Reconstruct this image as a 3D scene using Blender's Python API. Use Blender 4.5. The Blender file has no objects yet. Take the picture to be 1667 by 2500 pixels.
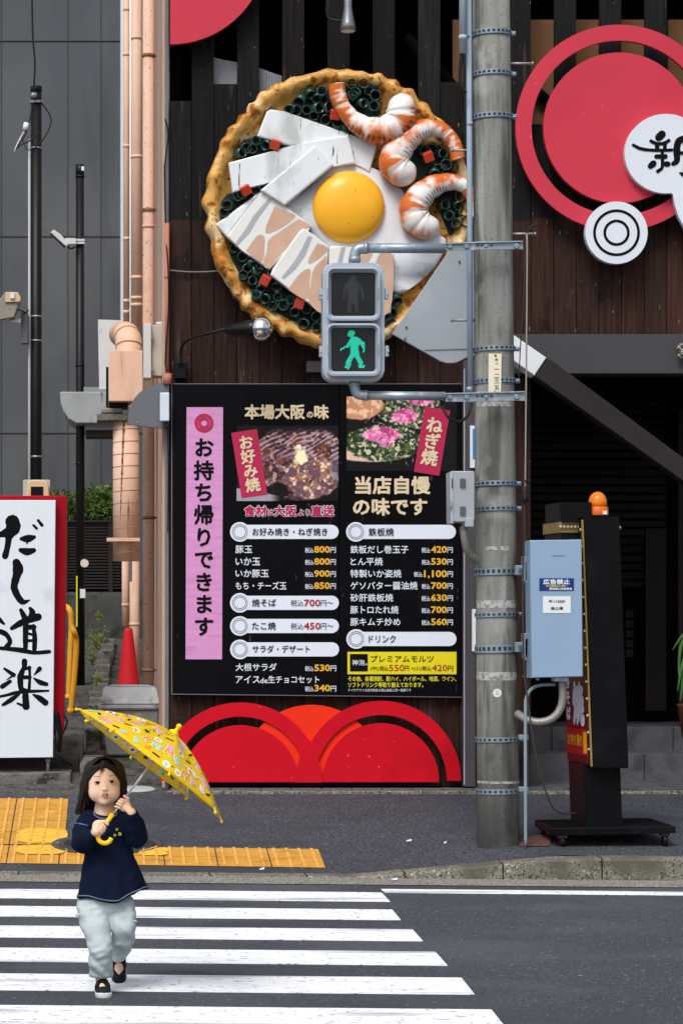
import bpy, bmesh, math, random
import numpy as np
from mathutils import Vector, Matrix

random.seed(7)
S = bpy.context.scene
COL = S.collection
# ------------------------------------------------------------------ camera, world, sun
F, CX, HY, H = 6356.0, 280.0, 1520.0, 1.6          # focal length in photo pixels, vanishing point, eye height
cam = bpy.data.cameras.new('camera'); cam_o = bpy.data.objects.new('camera', cam); COL.objects.link(cam_o)
cam_o.location = (0, 0, H); cam_o.rotation_euler = (math.radians(90), 0, 0)
cam.sensor_width = 36; cam.lens = F / 2500 * 36
cam.shift_x = (833.5 - CX) / 2500; cam.shift_y = (HY - 1250) / 2500
cam.clip_start = 0.1; cam.clip_end = 1000
S.camera = cam_o
S.render.resolution_x, S.render.resolution_y = 682, 1024
SUN_EL, SUN_AZ = math.radians(52), math.radians(202)   # azimuth from +Y, clockwise; behind the camera to the left
w = bpy.data.worlds.new('World'); S.world = w; w.use_nodes = True
nt = w.node_tree; bg = nt.nodes['Background']
sky = nt.nodes.new('ShaderNodeTexSky'); sky.sky_type = 'NISHITA'; sky.sun_disc = False
sky.sun_elevation = SUN_EL; sky.sun_rotation = SUN_AZ; sky.air_density = 1.0; sky.dust_density = 4.0
hs = nt.nodes.new('ShaderNodeHueSaturation'); hs.inputs['Saturation'].default_value = 0.5
nt.links.new(sky.outputs[0], hs.inputs['Color']); nt.links.new(hs.outputs[0], bg.inputs[0])
bg.inputs[1].default_value = 0.12
sl = bpy.data.lights.new('sun', 'SUN'); sl.energy = 1.6; sl.angle = math.radians(24); sl.color = (1, .985, .97)
sun = bpy.data.objects.new('sun', sl); COL.objects.link(sun)
d = Vector((math.sin(SUN_AZ) * math.cos(SUN_EL), math.cos(SUN_AZ) * math.cos(SUN_EL), math.sin(SUN_EL)))
sun.rotation_euler = d.to_track_quat('Z', 'Y').to_euler(); sun.location = (-4, -4, 12)
S.view_settings.view_transform = 'Standard'; S.view_settings.look = 'None'
S.view_settings.exposure = 0.36; S.view_settings.gamma = 1.0
S.cycles.use_denoising = True
S.cycles.max_bounces = 6

# ------------------------------------------------------------------ helpers
def W(px, py, Y):
    """the point at distance Y seen at photo pixel (px, py)"""
    return Vector(((px - CX) * Y / F, Y, H - (py - HY) * Y / F))
def kerb_front(X): return 16.29 - .09 * X
def kerb_z(X):
    a, b = 1.50, 2.80
    t = min(1, max(0, (X - a) / (b - a)))
    return .022 + .128 * t
def surf(X, Y):
    """height of pavement and alley ground"""
    yk = kerb_front(X) + .2; k = kerb_z(X)
    if Y < yk: return k
    if Y < 19.75: return k + (.30 - k) * (Y - yk) / (19.75 - yk)
    return .30 + .09 * (Y - 19.75)
def G(px, py, lift=0.0):
    """pavement point under a photo pixel"""
    a, b = 15.5, 34.0
    for _ in range(40):
        m = (a + b) / 2; p = W(px, py, m)
        if p.z > surf(p.x, m) + lift: a = m
        else: b = m
    p = W(px, py, a); p.z = surf(p.x, a) + lift
    return p
def lin(hexs):
    if not isinstance(hexs, str): return tuple(hexs)
    v = [int(hexs[i:i + 2], 16) / 255 for i in (0, 2, 4)]
    return tuple(c / 12.92 if c <= .04045 else ((c + .055) / 1.055) ** 2.4 for c in v)

MATS = {}
def mat(name, col, rough=.6, metal=0.0, var=.08, vs=6.0, stretch=(1, 1, 1), bump=0.0, bs=90.0, spots=(), spec=.2,
        emit=0.0, vcol=False, alpha=None, coat=0.0, trans=0.0, bd=.01, thin=0.0):
    """one procedural material: base colour varied by noise, spots = (colour, scale, lo, hi, stretch)"""
    if name in MATS: return MATS[name]
    m = bpy.data.materials.new(name); m.use_nodes = True; MATS[name] = m
    n = m.node_tree.nodes; L = m.node_tree.links; b = n['Principled BSDF']
    c = lin(col)
    b.inputs['Roughness'].default_value = rough; b.inputs['Metallic'].default_value = metal
    b.inputs['Specular IOR Level'].default_value = spec
    if coat: b.inputs['Coat Weight'].default_value = coat; b.inputs['Coat Roughness'].default_value = .08
    if trans: b.inputs['Transmission Weight'].default_value = trans
    tc = n.new('ShaderNodeTexCoord')
    def noise(scale, st, detail=5):
        mp = n.new('ShaderNodeMapping'); mp.inputs['Scale'].default_value = st
        L.new(tc.outputs['Object'], mp.inputs['Vector'])
        t = n.new('ShaderNodeTexNoise'); t.inputs['Scale'].default_value = scale; t.inputs['Detail'].default_value = detail
        L.new(mp.outputs[0], t.inputs['Vector']); return t.outputs['Fac']
    def ramp(sock, lo, hi):
        r = n.new('ShaderNodeMapRange'); r.inputs[1].default_value = lo; r.inputs[2].default_value = hi
        L.new(sock, r.inputs[0]); return r.outputs[0]
    def mix(fac, A, B, mode='MIX'):
        x = n.new('ShaderNodeMix'); x.data_type = 'RGBA'; x.blend_type = mode
        if isinstance(fac, float): x.inputs[0].default_value = fac
        else: L.new(fac, x.inputs[0])
        for s, v in ((x.inputs[6], A), (x.inputs[7], B)):
            if isinstance(v, tuple): s.default_value = (*v, 1)
            else: L.new(v, s)
        return x.outputs[2]
    if vcol:
        at = n.new('ShaderNodeVertexColor'); at.layer_name = 'Col'
        base = mix(1.0, at.outputs['Color'], c, 'MULTIPLY')
        if var: base = mix(ramp(noise(vs, stretch), .3, .7), base, mix(1.0, base, (1 - 2 * var,) * 3, 'MULTIPLY'))
    else:
        lo = tuple(max(0, x * (1 - var)) for x in c); hi = tuple(min(1, x * (1 + var)) for x in c)
        base = mix(ramp(noise(vs, stretch), .3, .7), lo, hi)
    for sp in spots:
        st = sp[4] if len(sp) > 4 else (1, 1, 1)
        base = mix(ramp(noise(sp[1], st, 4), sp[2], sp[3]), base, lin(sp[0]))
    L.new(base, b.inputs['Base Color'])
    if bump:
        bp = n.new('ShaderNodeBump'); bp.inputs['Strength'].default_value = min(1, bump); bp.inputs['Distance'].default_value = bd
        L.new(noise(bs, stretch), bp.inputs['Height']); L.new(bp.outputs[0], b.inputs['Normal'])
    if emit:
        b.inputs['Emission Color'].default_value = (*c, 1); b.inputs['Emission Strength'].default_value = emit
    if thin:
        tl = n.new('ShaderNodeBsdfTranslucent'); mx = n.new('ShaderNodeMixShader'); mx.inputs[0].default_value = thin
        L.new(base, tl.inputs['Color']); L.new(b.outputs[0], mx.inputs[1]); L.new(tl.outputs[0], mx.inputs[2]); L.new(mx.outputs[0], n['Material Output'].inputs['Surface'])
    if alpha is not None: b.inputs['Alpha'].default_value = alpha
    return m

def tag(o, label=None, cat=None, group=None, kind=None):
    if label: o['label'] = label
    if cat: o['category'] = cat
    if group: o['group'] = group
    if kind: o['kind'] = kind
    return o
def thing(name, label, cat, loc, group=None):
    o = bpy.data.objects.new(name, None); COL.objects.link(o); o.location = loc; o.empty_display_size = .1
    return tag(o, label, cat, group)
def top(o):
    while o.parent: o = o.parent
    return o
def link_mesh(name, me, m, parent=None):
    o = bpy.data.objects.new(name, me); COL.objects.link(o)
    if m: me.materials.append(m)
    if parent is not None:
        me.transform(Matrix.Translation(-top(parent).location)); o.parent = parent
    return o
def each(name, m, parent, fns):
    """one part per builder function"""
    for f in fns:
        q = MB(); f(q); q.build(name, m, parent)
def copy_tree(o, parent=None):
    c = o.copy(); COL.objects.link(c)
    if parent is not None: c.parent = parent
    for ch in list(o.children): copy_tree(ch, c)
    return c

class MB:
    def __init__(s): s.bm = bmesh.new(); s.k = 0
    def box(s, x0, x1, y0, y1, z0, z1, bev=0.0, M=None):
        vs = [s.bm.verts.new((x, y, z)) for x in (x0, x1) for y in (y0, y1) for z in (z0, z1)]
        fs = [s.bm.faces.new([vs[i] for i in q]) for q in ((0, 1, 3, 2), (4, 6, 7, 5), (0, 4, 5, 1), (2, 3, 7, 6), (0, 2, 6, 4), (1, 5, 7, 3))]
        if M is not None: bmesh.ops.transform(s.bm, matrix=M, verts=vs)
        if bev: bmesh.ops.bevel(s.bm, geom=list({e for f in fs for e in f.edges}), offset=bev, segments=2, affect='EDGES', profile=.5)
        return s
    def pbox(s, px0, py0, px1, py1, Y0, Y1, bev=0.0):
        """box whose front face (at Y0) covers a pixel rectangle"""
        a, b = W(px0, py0, Y0), W(px1, py1, Y0)
        return s.box(a.x, b.x, Y0, Y1, b.z, a.z, bev)
    def poly(s, pts, thick=0.0, bev=0.0, dirv=(0, 1, 0), seg=2):
        """3-D polygon, extruded along dirv"""
        vs = [s.bm.verts.new(p) for p in pts]; f = s.bm.faces.new(vs)
        if thick:
            dv = Vector(dirv).normalized() * thick
            b = [s.bm.verts.new(Vector(p) + dv) for p in pts]
            n = len(vs); s.bm.faces.new(b[::-1])
            for i in range(n): s.bm.faces.new((vs[i], vs[(i + 1) % n], b[(i + 1) % n], b[i]))
            if bev: bmesh.ops.bevel(s.bm, geom=list(f.edges), offset=bev, segments=seg, affect='EDGES', profile=.5)
        return s
    def ppoly(s, pts, Y, thick=0.0, bev=0.0, seg=2): return s.poly([W(x, y, Y) for x, y in pts], thick, bev, seg=seg)
    def ring(s, px, py, r0, r1, Y, thick, a0=0, a1=360, n=64):
        c = W(px, py, Y); k = Y / F; full = abs(a1 - a0) >= 360
        N = n if full else n + 1; R = []
        for i in range(N):
            a = math.radians(a0 + (a1 - a0) * i / n); dx, dz = math.cos(a) * k, math.sin(a) * k
            R.append([s.bm.verts.new((c.x + dx * r, Y + y, c.z + dz * r)) for r, y in ((r0, 0), (r1, 0), (r1, thick), (r0, thick))])
        for i in range(n):
            A, B = R[i], R[(i + 1) % N]
            for j in range(4): s.bm.faces.new((A[j], A[(j + 1) % 4], B[(j + 1) % 4], B[j]))
        if not full:
            s.bm.faces.new(R[0]); s.bm.faces.new(R[-1][::-1])
        return s
    def disc(s, px, py, r, Y, thick=0.0, bev=0.0, n=48, ry=None):
        ry = ry or r
        return s.ppoly([(px + r * math.cos(2 * math.pi * i / n), py + ry * math.sin(2 * math.pi * i / n)) for i in range(n)], Y, thick, bev)
    def tube(s, path, r, seg=12, cap=True, flat=1.0):
        path = [Vector(p) for p in path]; n = len(path)
        rs = [r] * n if not hasattr(r, '__len__') else list(r)
        rings = []; prev = None
        for i, p in enumerate(path):
            t = (path[min(i + 1, n - 1)] - path[max(i - 1, 0)]).normalized()
            if prev is None:
                u = t.cross(Vector((0, 1, 0)));
                if u.length < .1: u = t.cross(Vector((1, 0, 0)))
                u.normalize()
            else:
                u = (prev - t * prev.dot(t)).normalized()
            v = t.cross(u); prev = u
            rings.append([s.bm.verts.new(p + (u * math.cos(2 * math.pi * j / seg) + v * math.sin(2 * math.pi * j / seg) * flat) * rs[i]) for j in range(seg)])
        for i in range(n - 1):
            for j in range(seg):
                f = s.bm.faces.new((rings[i][j], rings[i][(j + 1) % seg], rings[i + 1][(j + 1) % seg], rings[i + 1][j])); f.smooth = True
        if cap: s.bm.faces.new(rings[0][::-1]); s.bm.faces.new(rings[-1])
        return s
    def ptube(s, pts, r, seg=12, curve=0, **k):
        """tube through (px, py, Y) points, radius in metres"""
        P = [W(*p) for p in pts]
        if curve: P = smooth(P, curve)
        return s.tube(P, r, seg, **k)
    def lathe(s, prof, c, axis=(0, 0, 1), seg=24):
        """profile of (radius, height) turned about an axis through c"""
        ax = Vector(axis).normalized(); u = ax.orthogonal().normalized(); v = ax.cross(u); c = Vector(c); R = []
        for r, h in prof:
            R.append([s.bm.verts.new(c + ax * h + (u * math.cos(2 * math.pi * j / seg) + v * math.sin(2 * math.pi * j / seg)) * max(r, 1e-5)) for j in range(seg)])
        for i in range(len(R) - 1):
            for j in range(seg):
                f = s.bm.faces.new((R[i][j], R[i][(j + 1) % seg], R[i + 1][(j + 1) % seg], R[i + 1][j])); f.smooth = True
        if prof[0][0] > .0005: s.bm.faces.new(R[0][::-1])
        if prof[-1][0] > .0005: s.bm.faces.new(R[-1])
        return s
    def ball(s, c, r, seg=16, rz=None):
        n = 10; rz = rz or r
        return s.lathe([(r * math.sin(math.pi * i / n), -rz * math.cos(math.pi * i / n)) for i in range(n + 1)], c, seg=seg)
    def quad(s, a, b, c, d): s.bm.faces.new([s.bm.verts.new(Vector(p)) for p in (a, b, c, d)]); return s
    def build(s, name, m, parent=None, smooth=False):
        bmesh.ops.recalc_face_normals(s.bm, faces=s.bm.faces[:])
        me = bpy.data.meshes.new(name); s.bm.to_mesh(me); s.bm.free()
        if smooth: me.polygons.foreach_set('use_smooth', [True] * len(me.polygons))
        return link_mesh(name, me, m, parent)

def smooth(P, n=6):
    """Catmull-Rom through points"""
    P = [Vector(p) for p in P]; out = []
    for i in range(len(P) - 1):
        a, b, c, e = P[max(i - 1, 0)], P[i], P[i + 1], P[min(i + 2, len(P) - 1)]
        for k in range(n):
            t = k / n
            out.append(.5 * ((2 * b) + (c - a) * t + (2 * a - 5 * b + 4 * c - e) * t * t + (3 * b - a - 3 * c + e) * t ** 3))
    return out + [P[-1]]
def rrect(x0, y0, x1, y1, r, n=6):
    o = []
    for cx, cy, a in ((x1 - r, y1 - r, 0), (x0 + r, y1 - r, 90), (x0 + r, y0 + r, 180), (x1 - r, y0 + r, 270)):
        for i in range(n + 1):
            t = math.radians(a + 90 * i / n); o.append((cx + r * math.cos(t), cy + r * math.sin(t)))
    return o

# text: glyph outlines of Blender's own default font, as flat printed lettering
_tc = {}
def glyphs(s, bold):
    if (s, bold) in _tc: return _tc[(s, bold)]
    cu = bpy.data.curves.new('t', 'FONT'); cu.body = s; cu.size = 1; cu.offset = bold; cu.resolution_u = 2
    o = bpy.data.objects.new('t', cu); COL.objects.link(o)
    dg = bpy.context.evaluated_depsgraph_get(); me = bpy.data.meshes.new_from_object(o.evaluated_get(dg))
    V = np.array([v.co[:2] for v in me.vertices]); P = [list(p.vertices) for p in me.polygons]
    bpy.data.objects.remove(o); bpy.data.curves.remove(cu); bpy.data.meshes.remove(me)
    _tc[(s, bold)] = (V, P); return V, P
def fat(b):
    """offsets that thicken a glyph by b em, each copy a hair nearer"""
    if not b: return [(0, 0, 0)]
    return [(0, 0, 0)] + [(b * math.cos(i * math.pi / 4), b * math.sin(i * math.pi / 4), .00008 * (i + 1)) for i in range(8)]
def put(mb, V, P, fn):
    vs = [mb.bm.verts.new(fn(x, y)) for x, y in V]
    for p in P:
        try: mb.bm.faces.new([vs[i] for i in p])
        except ValueError: pass
def text(mb, s, x0, y0, x1, y1, Y, bold=.02, xf=None):
    """string s inked into the pixel box x0..x1, y0..y1 at distance Y"""
    V, P = glyphs(s, 0); a, b = V.min(0) - bold, V.max(0) + bold
    for dx, dy, e in fat(bold):
        def fn(x, y):
            p = (x0 + (x + dx - a[0]) / (b[0] - a[0]) * (x1 - x0), y1 + (y + dy - a[1]) / (b[1] - a[1]) * (y0 - y1))
            if xf: p = xf(*p)
            return W(p[0], p[1], Y - e)
        put(mb, V, P, fn)
    return mb
def vtext(mb, s, cx, ys, h, Y, bold=.03, xf=None, wx=1.0):
    """characters stacked vertically, em square h pixels"""
    for ch, cy in zip(s, ys):
        V, P = glyphs(ch, 0)
        for dx, dy, e in fat(bold):
            def fn(x, y):
                p = (cx + (x + dx - .5) * h * wx, cy - (y + dy - .38) * h)
                if xf: p = xf(*p)
                return W(p[0], p[1], Y - e)
            put(mb, V, P, fn)
    return mb
def brush(mb, pts, wd, Y, fx):
    """brush stroke: polyline with a width at each point, in local pixels mapped by fx"""
    n = len(pts); ws = list(wd) if hasattr(wd, '__len__') else [wd] * n
    if n == 2:
        pts = [pts[0], ((pts[0][0] + pts[1][0]) / 2, (pts[0][1] + pts[1][1]) / 2), pts[1]]; ws = [ws[0], (ws[0] + ws[1]) / 2, ws[1]]; n = 3
    P = smooth([Vector((x, y, ww)) for (x, y), ww in zip(pts, ws)], 5)
    Lf, Rt = [], []
    for i, p in enumerate(P):
        t = (P[min(i + 1, len(P) - 1)] - P[max(i - 1, 0)]); t.z = 0; t.normalize()
        nv = Vector((-t.y, t.x, 0)) * (p.z / 2 * random.uniform(.94, 1.06))
        if i == 0:
            capa = [p - t * (p.z / 2 * math.cos(math.radians(a))) - nv * math.sin(math.radians(a)) for a in (55, 20, -20, -55)]
        if i == len(P) - 1:
            capb = [p + t * (p.z / 2 * math.cos(math.radians(a))) + nv * math.sin(math.radians(a)) for a in (55, 20, -20, -55)]
        Lf.append(p + nv); Rt.append(p - nv)
    pl = Lf + capb + Rt[::-1] + capa
    Y = Y - mb.k * .00015; mb.k += 1
    mb.poly([W(*fx(q.x, q.y), Y) for q in pl])
    return mb

# implicit surfaces (for bodies): smooth unions on a grid, meshed by surface nets
class Grid:
    def __init__(s, lo, hi, h):
        s.h = h; s.o = np.array(lo, float); s.n = np.ceil((np.array(hi) - s.o) / h).astype(int) + 1
        s.Fv = np.full(s.n, .05, np.float32)
    def _sub(s, lo, hi):
        a = np.clip(np.floor((np.array(lo) - s.o) / s.h).astype(int), 0, s.n); b = np.clip(np.ceil((np.array(hi) - s.o) / s.h).astype(int) + 1, 0, s.n)
        sl = tuple(slice(i, j) for i, j in zip(a, b))
        ax = [s.o[i] + s.h * np.arange(a[i], b[i]) for i in range(3)]
        P = np.stack(np.meshgrid(*ax, indexing='ij'), -1).astype(np.float32)
        return sl, P
    def apply(s, lo, hi, fn, k=.01, op='add'):
        m = .03 + k
        sl, P = s._sub(np.array(lo) - m, np.array(hi) + m)
        if P.size == 0: return s
        dv = fn(P); A = s.Fv[sl]
        if op == 'sub': A, dv = -A, dv
        hh = np.clip(.5 + .5 * (dv - A) / k, 0, 1)
        R = dv * (1 - hh) + A * hh - k * hh * (1 - hh)
        s.Fv[sl] = -R if op == 'sub' else R
        return s
    def disp(s, fn):
        ax = [s.o[i] + s.h * np.arange(s.n[i]) for i in range(3)]; X, Y, Z = np.meshgrid(*ax, indexing='ij', sparse=True); s.Fv += fn(X, Y, Z).astype(np.float32); return s
    def ell(s, c, r, k=.01, op='add', rot=None):
        c = np.array(c, float); r = np.array(r, float); R = None if rot is None else np.array(rot.to_3x3().transposed())
        def fn(P):
            q = P - c
            if R is not None: q = q @ R.T
            k0 = np.sqrt(((q / r) ** 2).sum(-1)); k1 = np.sqrt(((q / r ** 2) ** 2).sum(-1)) + 1e-6
            return k0 * (k0 - 1) / k1
        mr = r if R is None else np.full(3, r.max())
        return s.apply(c - mr, c + mr, fn, k, op)
    def cap(s, a, b, ra, rb=None, k=.01, op='add'):
        a = np.array(a, float); b = np.array(b, float); rb = ra if rb is None else rb
        def fn(P):
            ab = b - a; t = np.clip(((P - a) @ ab) / max(ab @ ab, 1e-9), 0, 1)
            return np.sqrt(((P - a - t[..., None] * ab) ** 2).sum(-1)) - (ra + (rb - ra) * t)
        m = max(ra, rb)
        return s.apply(np.minimum(a, b) - m, np.maximum(a, b) + m, fn, k, op)
    def chain(s, pts, rs, k=.01, op='add'):
        for i in range(len(pts) - 1): s.cap(pts[i], pts[i + 1], rs[i], rs[i + 1], k if i == 0 else max(.004, k * .5), op)
        return s
    def mesh(s, name, m, parent=None):
        Fv = s.Fv; ins = Fv < 0; nx, ny, nz = Fv.shape
        c = [Fv[i:nx - 1 + i, j:ny - 1 + j, k:nz - 1 + k] for i in (0, 1) for j in (0, 1) for k in (0, 1)]
        cs = sum((x < 0).astype(np.int8) for x in c); mk = (cs > 0) & (cs < 8)
        idx = np.argwhere(mk); vid = np.full(mk.shape, -1, np.int64); vid[mk] = np.arange(len(idx))
        cv = np.stack([x[mk] for x in c], 1); off = np.array([(i, j, k) for i in (0, 1) for j in (0, 1) for k in (0, 1)], float)
        acc = np.zeros((len(idx), 3)); cnt = np.zeros(len(idx))
        for p in range(8):
            for q in range(p + 1, 8):
                if abs(off[p] - off[q]).sum() != 1: continue
                A, B = cv[:, p], cv[:, q]; x = (A < 0) != (B < 0); t = np.where(x, A / np.where(x, A - B, 1), 0)
                acc += np.where(x[:, None], off[p] + t[:, None] * (off[q] - off[p]), 0); cnt += x
        V = s.o + s.h * (idx + acc / cnt[:, None]); Q = []
        for ax in range(3):
            sl0 = [slice(1, -1)] * 3; sl1 = [slice(1, -1)] * 3; sl0[ax] = slice(0, -1); sl1[ax] = slice(1, None)
            A, B = ins[tuple(sl0)], ins[tuple(sl1)]; e = np.argwhere(A != B)
            if not len(e): continue
            fl = A[A != B]; o1, o2 = [(1, 2), (2, 0), (0, 1)][ax]
            base = e.copy()
            for a in range(3):
                if a != ax: base[:, a] += 1
            q = []
            for d1, d2 in ((-1, -1), (0, -1), (0, 0), (-1, 0)):
                bb = base.copy(); bb[:, o1] += d1; bb[:, o2] += d2; q.append(vid[bb[:, 0], bb[:, 1], bb[:, 2]])
            q = np.stack(q, 1); q[~fl] = q[~fl][:, ::-1]; Q.append(q)
        Q = np.concatenate(Q); Q = Q[(Q >= 0).all(1)]
        me = bpy.data.meshes.new(name); me.from_pydata(V.tolist(), [], Q.tolist())
        me.polygons.foreach_set('use_smooth', [True] * len(me.polygons)); me.update()
        return link_mesh(name, me, m, parent)
# ------------------------------------------------------------------ materials of the place
ASPH = mat('asphalt_road', '45484e', .85, var=.12, vs=1.2, bump=.5, bs=90, spots=(('34363d', 85, .48, .62), ('7d818a', 95, .60, .70), ('3f4249', .55, .5, .62), ('54575e', .9, .48, .72, (.8, 1, 1)), ('26282d', 30, .66, .72), ('9a9da5', 34, .68, .73)))
WALK = mat('asphalt_walk', '484a51', .8, var=.15, vs=1.5, bump=1, bs=60, spots=(('1c1d22', 70, .48, .60), ('747881', 64, .57, .67), ('3c3e45', 1.3, .52, .6)))
ALLEY = mat('asphalt_alley', '4c4b47', .9, var=.2, vs=1.5, bump=.8, bs=40, spots=(('2a2a28', 7, .5, .64), ('85847f', 34, .6, .70)))
PAINT = mat('road_paint', 'eceef0', .7, var=.03, vs=3, bump=.2, bs=120, spots=(('ccd0d4', 8, .54, .68, (1, 6, 1)), ('7f8187', 30, .645, .675), ('b2b6bc', 1.5, .55, .66, (.5, 3, 1)), ('a3a6ab', 14, .62, .70, (1, 2, 1))))
KERB = mat('kerb_concrete', '7e7b70', .9, var=.18, vs=8, bump=.9, bs=120, spots=(('3f3d36', 60, .5, .62), ('b3ae9f', 52, .58, .68), ('5d5a50', 3, .5, .65)))
GUTTER = mat('gutter_concrete', '8a8880', .9, var=.12, vs=6, bump=.6, bs=140, spots=(('4f4d47', 65, .5, .62), ('b9b6ac', 55, .58, .68)))
TACT = mat('tactile_yellow', 'c8923a', .75, var=.1, vs=6, bump=.3, bs=120, spots=(('a87428', 9, .55, .75), ('ddb468', 5, .6, .8)))
TACT2 = mat('tactile_fresh_yellow', 'e5b53a', .7, var=.1, vs=14, bump=.4, bs=80, spots=(('8d7440', 30, .6, .7),))
CONC = mat('pole_concrete', '83847f', .9, var=.16, vs=5, stretch=(3, 3, .25), bump=.5, bs=80,
           spots=(('55554f', 2.2, .5, .64, (4, 4, .35)), ('9a9b98', 3, .55, .68, (4, 4, .3)), ('a2a3a0', 1.6, .57, .68), ('5d5c57', 60, .60, .74), ('65645f', 4, .58, .7, (2, 2, .8))))
OLDC = mat('old_concrete', '6a6963', .92, var=.22, vs=6, bump=.9, bs=35, spots=(('33332e', 6, .5, .64), ('8f8d84', 40, .58, .70)))
DWALL = mat('low_wall_concrete', '484844', .92, var=.2, vs=5, bump=.6, bs=60, spots=(('2c2d29', 4, .5, .7),))
WOODB = mat('stained_boards', 'ffffff', .7, var=.3, vs=11, stretch=(4, 4, .22), bump=.5, bs=24, vcol=True, spec=.12, spots=(('6f6663', 42, .69, .73, (1, 1, .35)), ('120d0c', 3.2, .60, .68, (1, 1, .6)), ('4a3c38', 5, .62, .72, (3, 3, .2))))
BLACK = mat('dark_interior', '080809', .9, var=.2, spec=.05)
BLK = mat('black_paint', '0f1114', .45, spec=.12, var=.15, vs=5, spots=(('4c4e50', 60, .74, .78),))
BLKM = mat('black_pole_paint', '141313', .45, var=.1, spec=.25)
GREYB = mat('grey_cladding', '52565a', .8, spec=.1, var=.07, vs=1.2, stretch=(1, 1, .3), bump=.08, bs=40, spots=(('5d6164', .5, .48, .65), ('4b4e52', 1.1, .52, .66, (1.6, 1.6, .25))))
GREYJ = mat('grey_joint', '3f4144', .8)
PEACH = mat('peach_paint', 'dab79f', .6, var=.04, vs=4, spots=(('c9a48c', 4, .56, .75, (2, 2, .3)),))
PEACHR = mat('peach_rusty', 'd3b09b', .65, var=.05, vs=4, spots=(('5a3a2c', 55, .645, .69), ('bd8f76', 4, .55, .8)))
PEACHD = mat('peach_stained', 'dab79f', .65, var=.05, vs=4, spots=(('7c5a45', 10, .66, .74, (2.5, 2.5, .2)), ('c9a58d', 3, .55, .7, (2, 2, .4))))
STUCCO = mat('peach_stucco', 'c9aa9a', .9, var=.08, vs=6, stretch=(6, 6, .3), bump=.6, bs=140)
WHITEP = mat('white_pipe', 'd9dde0', .5, var=.03)
GALV = mat('galvanised', '93a0ab', .45, metal=.55, var=.1, vs=9, spots=(('b9c3cb', 22, .55, .7),))
BLUEG = mat('blue_grey_paint', '8ea0b0', .45, var=.04, vs=4, spots=(('b4bcc2', 80, .72, .76),))
SIGG = mat('signal_grey', 'a3adb8', .4, var=.03)
STEELW = mat('steel_white', 'd7dbdf', .4, var=.05, vs=3)
RED = mat('red_panel', '98081a', .4, spec=.1, var=.06, vs=2, spots=(('d83c48', 40, .70, .73),))
RED2 = mat('red_panel_low', 'c61225', .5, spec=.08, var=.07, vs=2, bump=.15, bs=60, spots=(('dc9c9c', 26, .75, .76), ('b50e1f', 1.5, .5, .65)))
ORRED = mat('orange_red_panel', 'e8321c', .5, var=.04, spec=.1)
WHITE = mat('white_panel', 'd3dae3', .45, var=.03, vs=2)
INK = mat('ink_black', '0d0e12', .7, var=.05, spec=.08)

# ------------------------------------------------------------------ the ground
def ground_strip(name, m, pairs, lift=0.0, close=None):
    """sheet between two lists of points"""
    mb = MB()
    for (a, b), (c, e) in zip(pairs, pairs[1:]):
        mb.quad(a, c, e, b)
    o = mb.build(name, m); tag(o, kind='structure'); return o
mb = MB(); mb.quad((-300, -300, 0), (300, -300, 0), (300, 300, 0), (-300, 300, 0))
tag(mb.build('ground', mat('far_ground', '55565a', .9, var=.1, vs=.3)), kind='structure')
mb = MB()
a = [Vector((x, kerb_front(x) - .33, .004)) for x in np.linspace(-25, 30, 40)]
for p, q in zip(a, a[1:]): mb.quad((p.x, -40, .004), (q.x, -40, .004), q, p)
tag(mb.build('road', ASPH), kind='structure')
# gutter
mb = MB(); xs = np.linspace(-12, 14, 60)
for x0, x1 in zip(xs, xs[1:]):
    mb.quad((x0, kerb_front(x0) - .33, .008), (x1, kerb_front(x1) - .33, .008), (x1, kerb_front(x1) + .01, .016), (x0, kerb_front(x0) + .01, .016))
tag(mb.build('gutter', GUTTER), kind='structure')
# kerb stones, each .6 m long, falling to the dropped crossing
mb = MB(); x = -12.0
while x < 14:
    L_ = .6; x1 = x + L_ - .008
    for s0, s1 in ((x, (x + x1) / 2), ((x + x1) / 2, x1)):
        z0, z1 = kerb_z(s0), kerb_z(s1)
        A = [(s0, kerb_front(s0), -.05), (s0, kerb_front(s0), z0 - .015), (s0, kerb_front(s0) + .02, z0), (s0, kerb_front(s0) + .2, z0)]
        B = [(s1, kerb_front(s1), -.05), (s1, kerb_front(s1), z1 - .015), (s1, kerb_front(s1) + .02, z1), (s1, kerb_front(s1) + .2, z1)]
        for i in range(3): mb.quad(A[i], B[i], B[i + 1], A[i + 1])
    x += L_
tag(mb.build('kerb', KERB), kind='structure')
# pavement and sloping alley
mb = MB(); xs = np.concatenate([np.linspace(-12, -2, 12), np.linspace(-1.8, 5.5, 50), np.linspace(6, 14, 10)])
for x0, x1 in zip(xs, xs[1:]):
    for i in range(14):
        def yy(x, k): yk = kerb_front(x) + .2; return yk + (19.75 - yk) * k / 14
        q = [(x0, yy(x0, i)), (x1, yy(x1, i)), (x1, yy(x1, i + 1)), (x0, yy(x0, i + 1))]
        mb.quad(*[(X, Y, surf(X, Y)) for X, Y in q])
bmesh.ops.remove_doubles(mb.bm, verts=mb.bm.verts[:], dist=.0005)
tag(mb.build('pavement', WALK, smooth=True), kind='structure')
mb = MB()
for i in range(20):
    y0, y1 = 19.75 + i * .8, 20.55 + i * .8
    mb.quad((-14, y0, surf(0, y0)), (.9, y0, surf(0, y0)), (.9, y1, surf(0, y1)), (-14, y1, surf(0, y1)))
tag(mb.build('alley', ALLEY), kind='structure')
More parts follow.
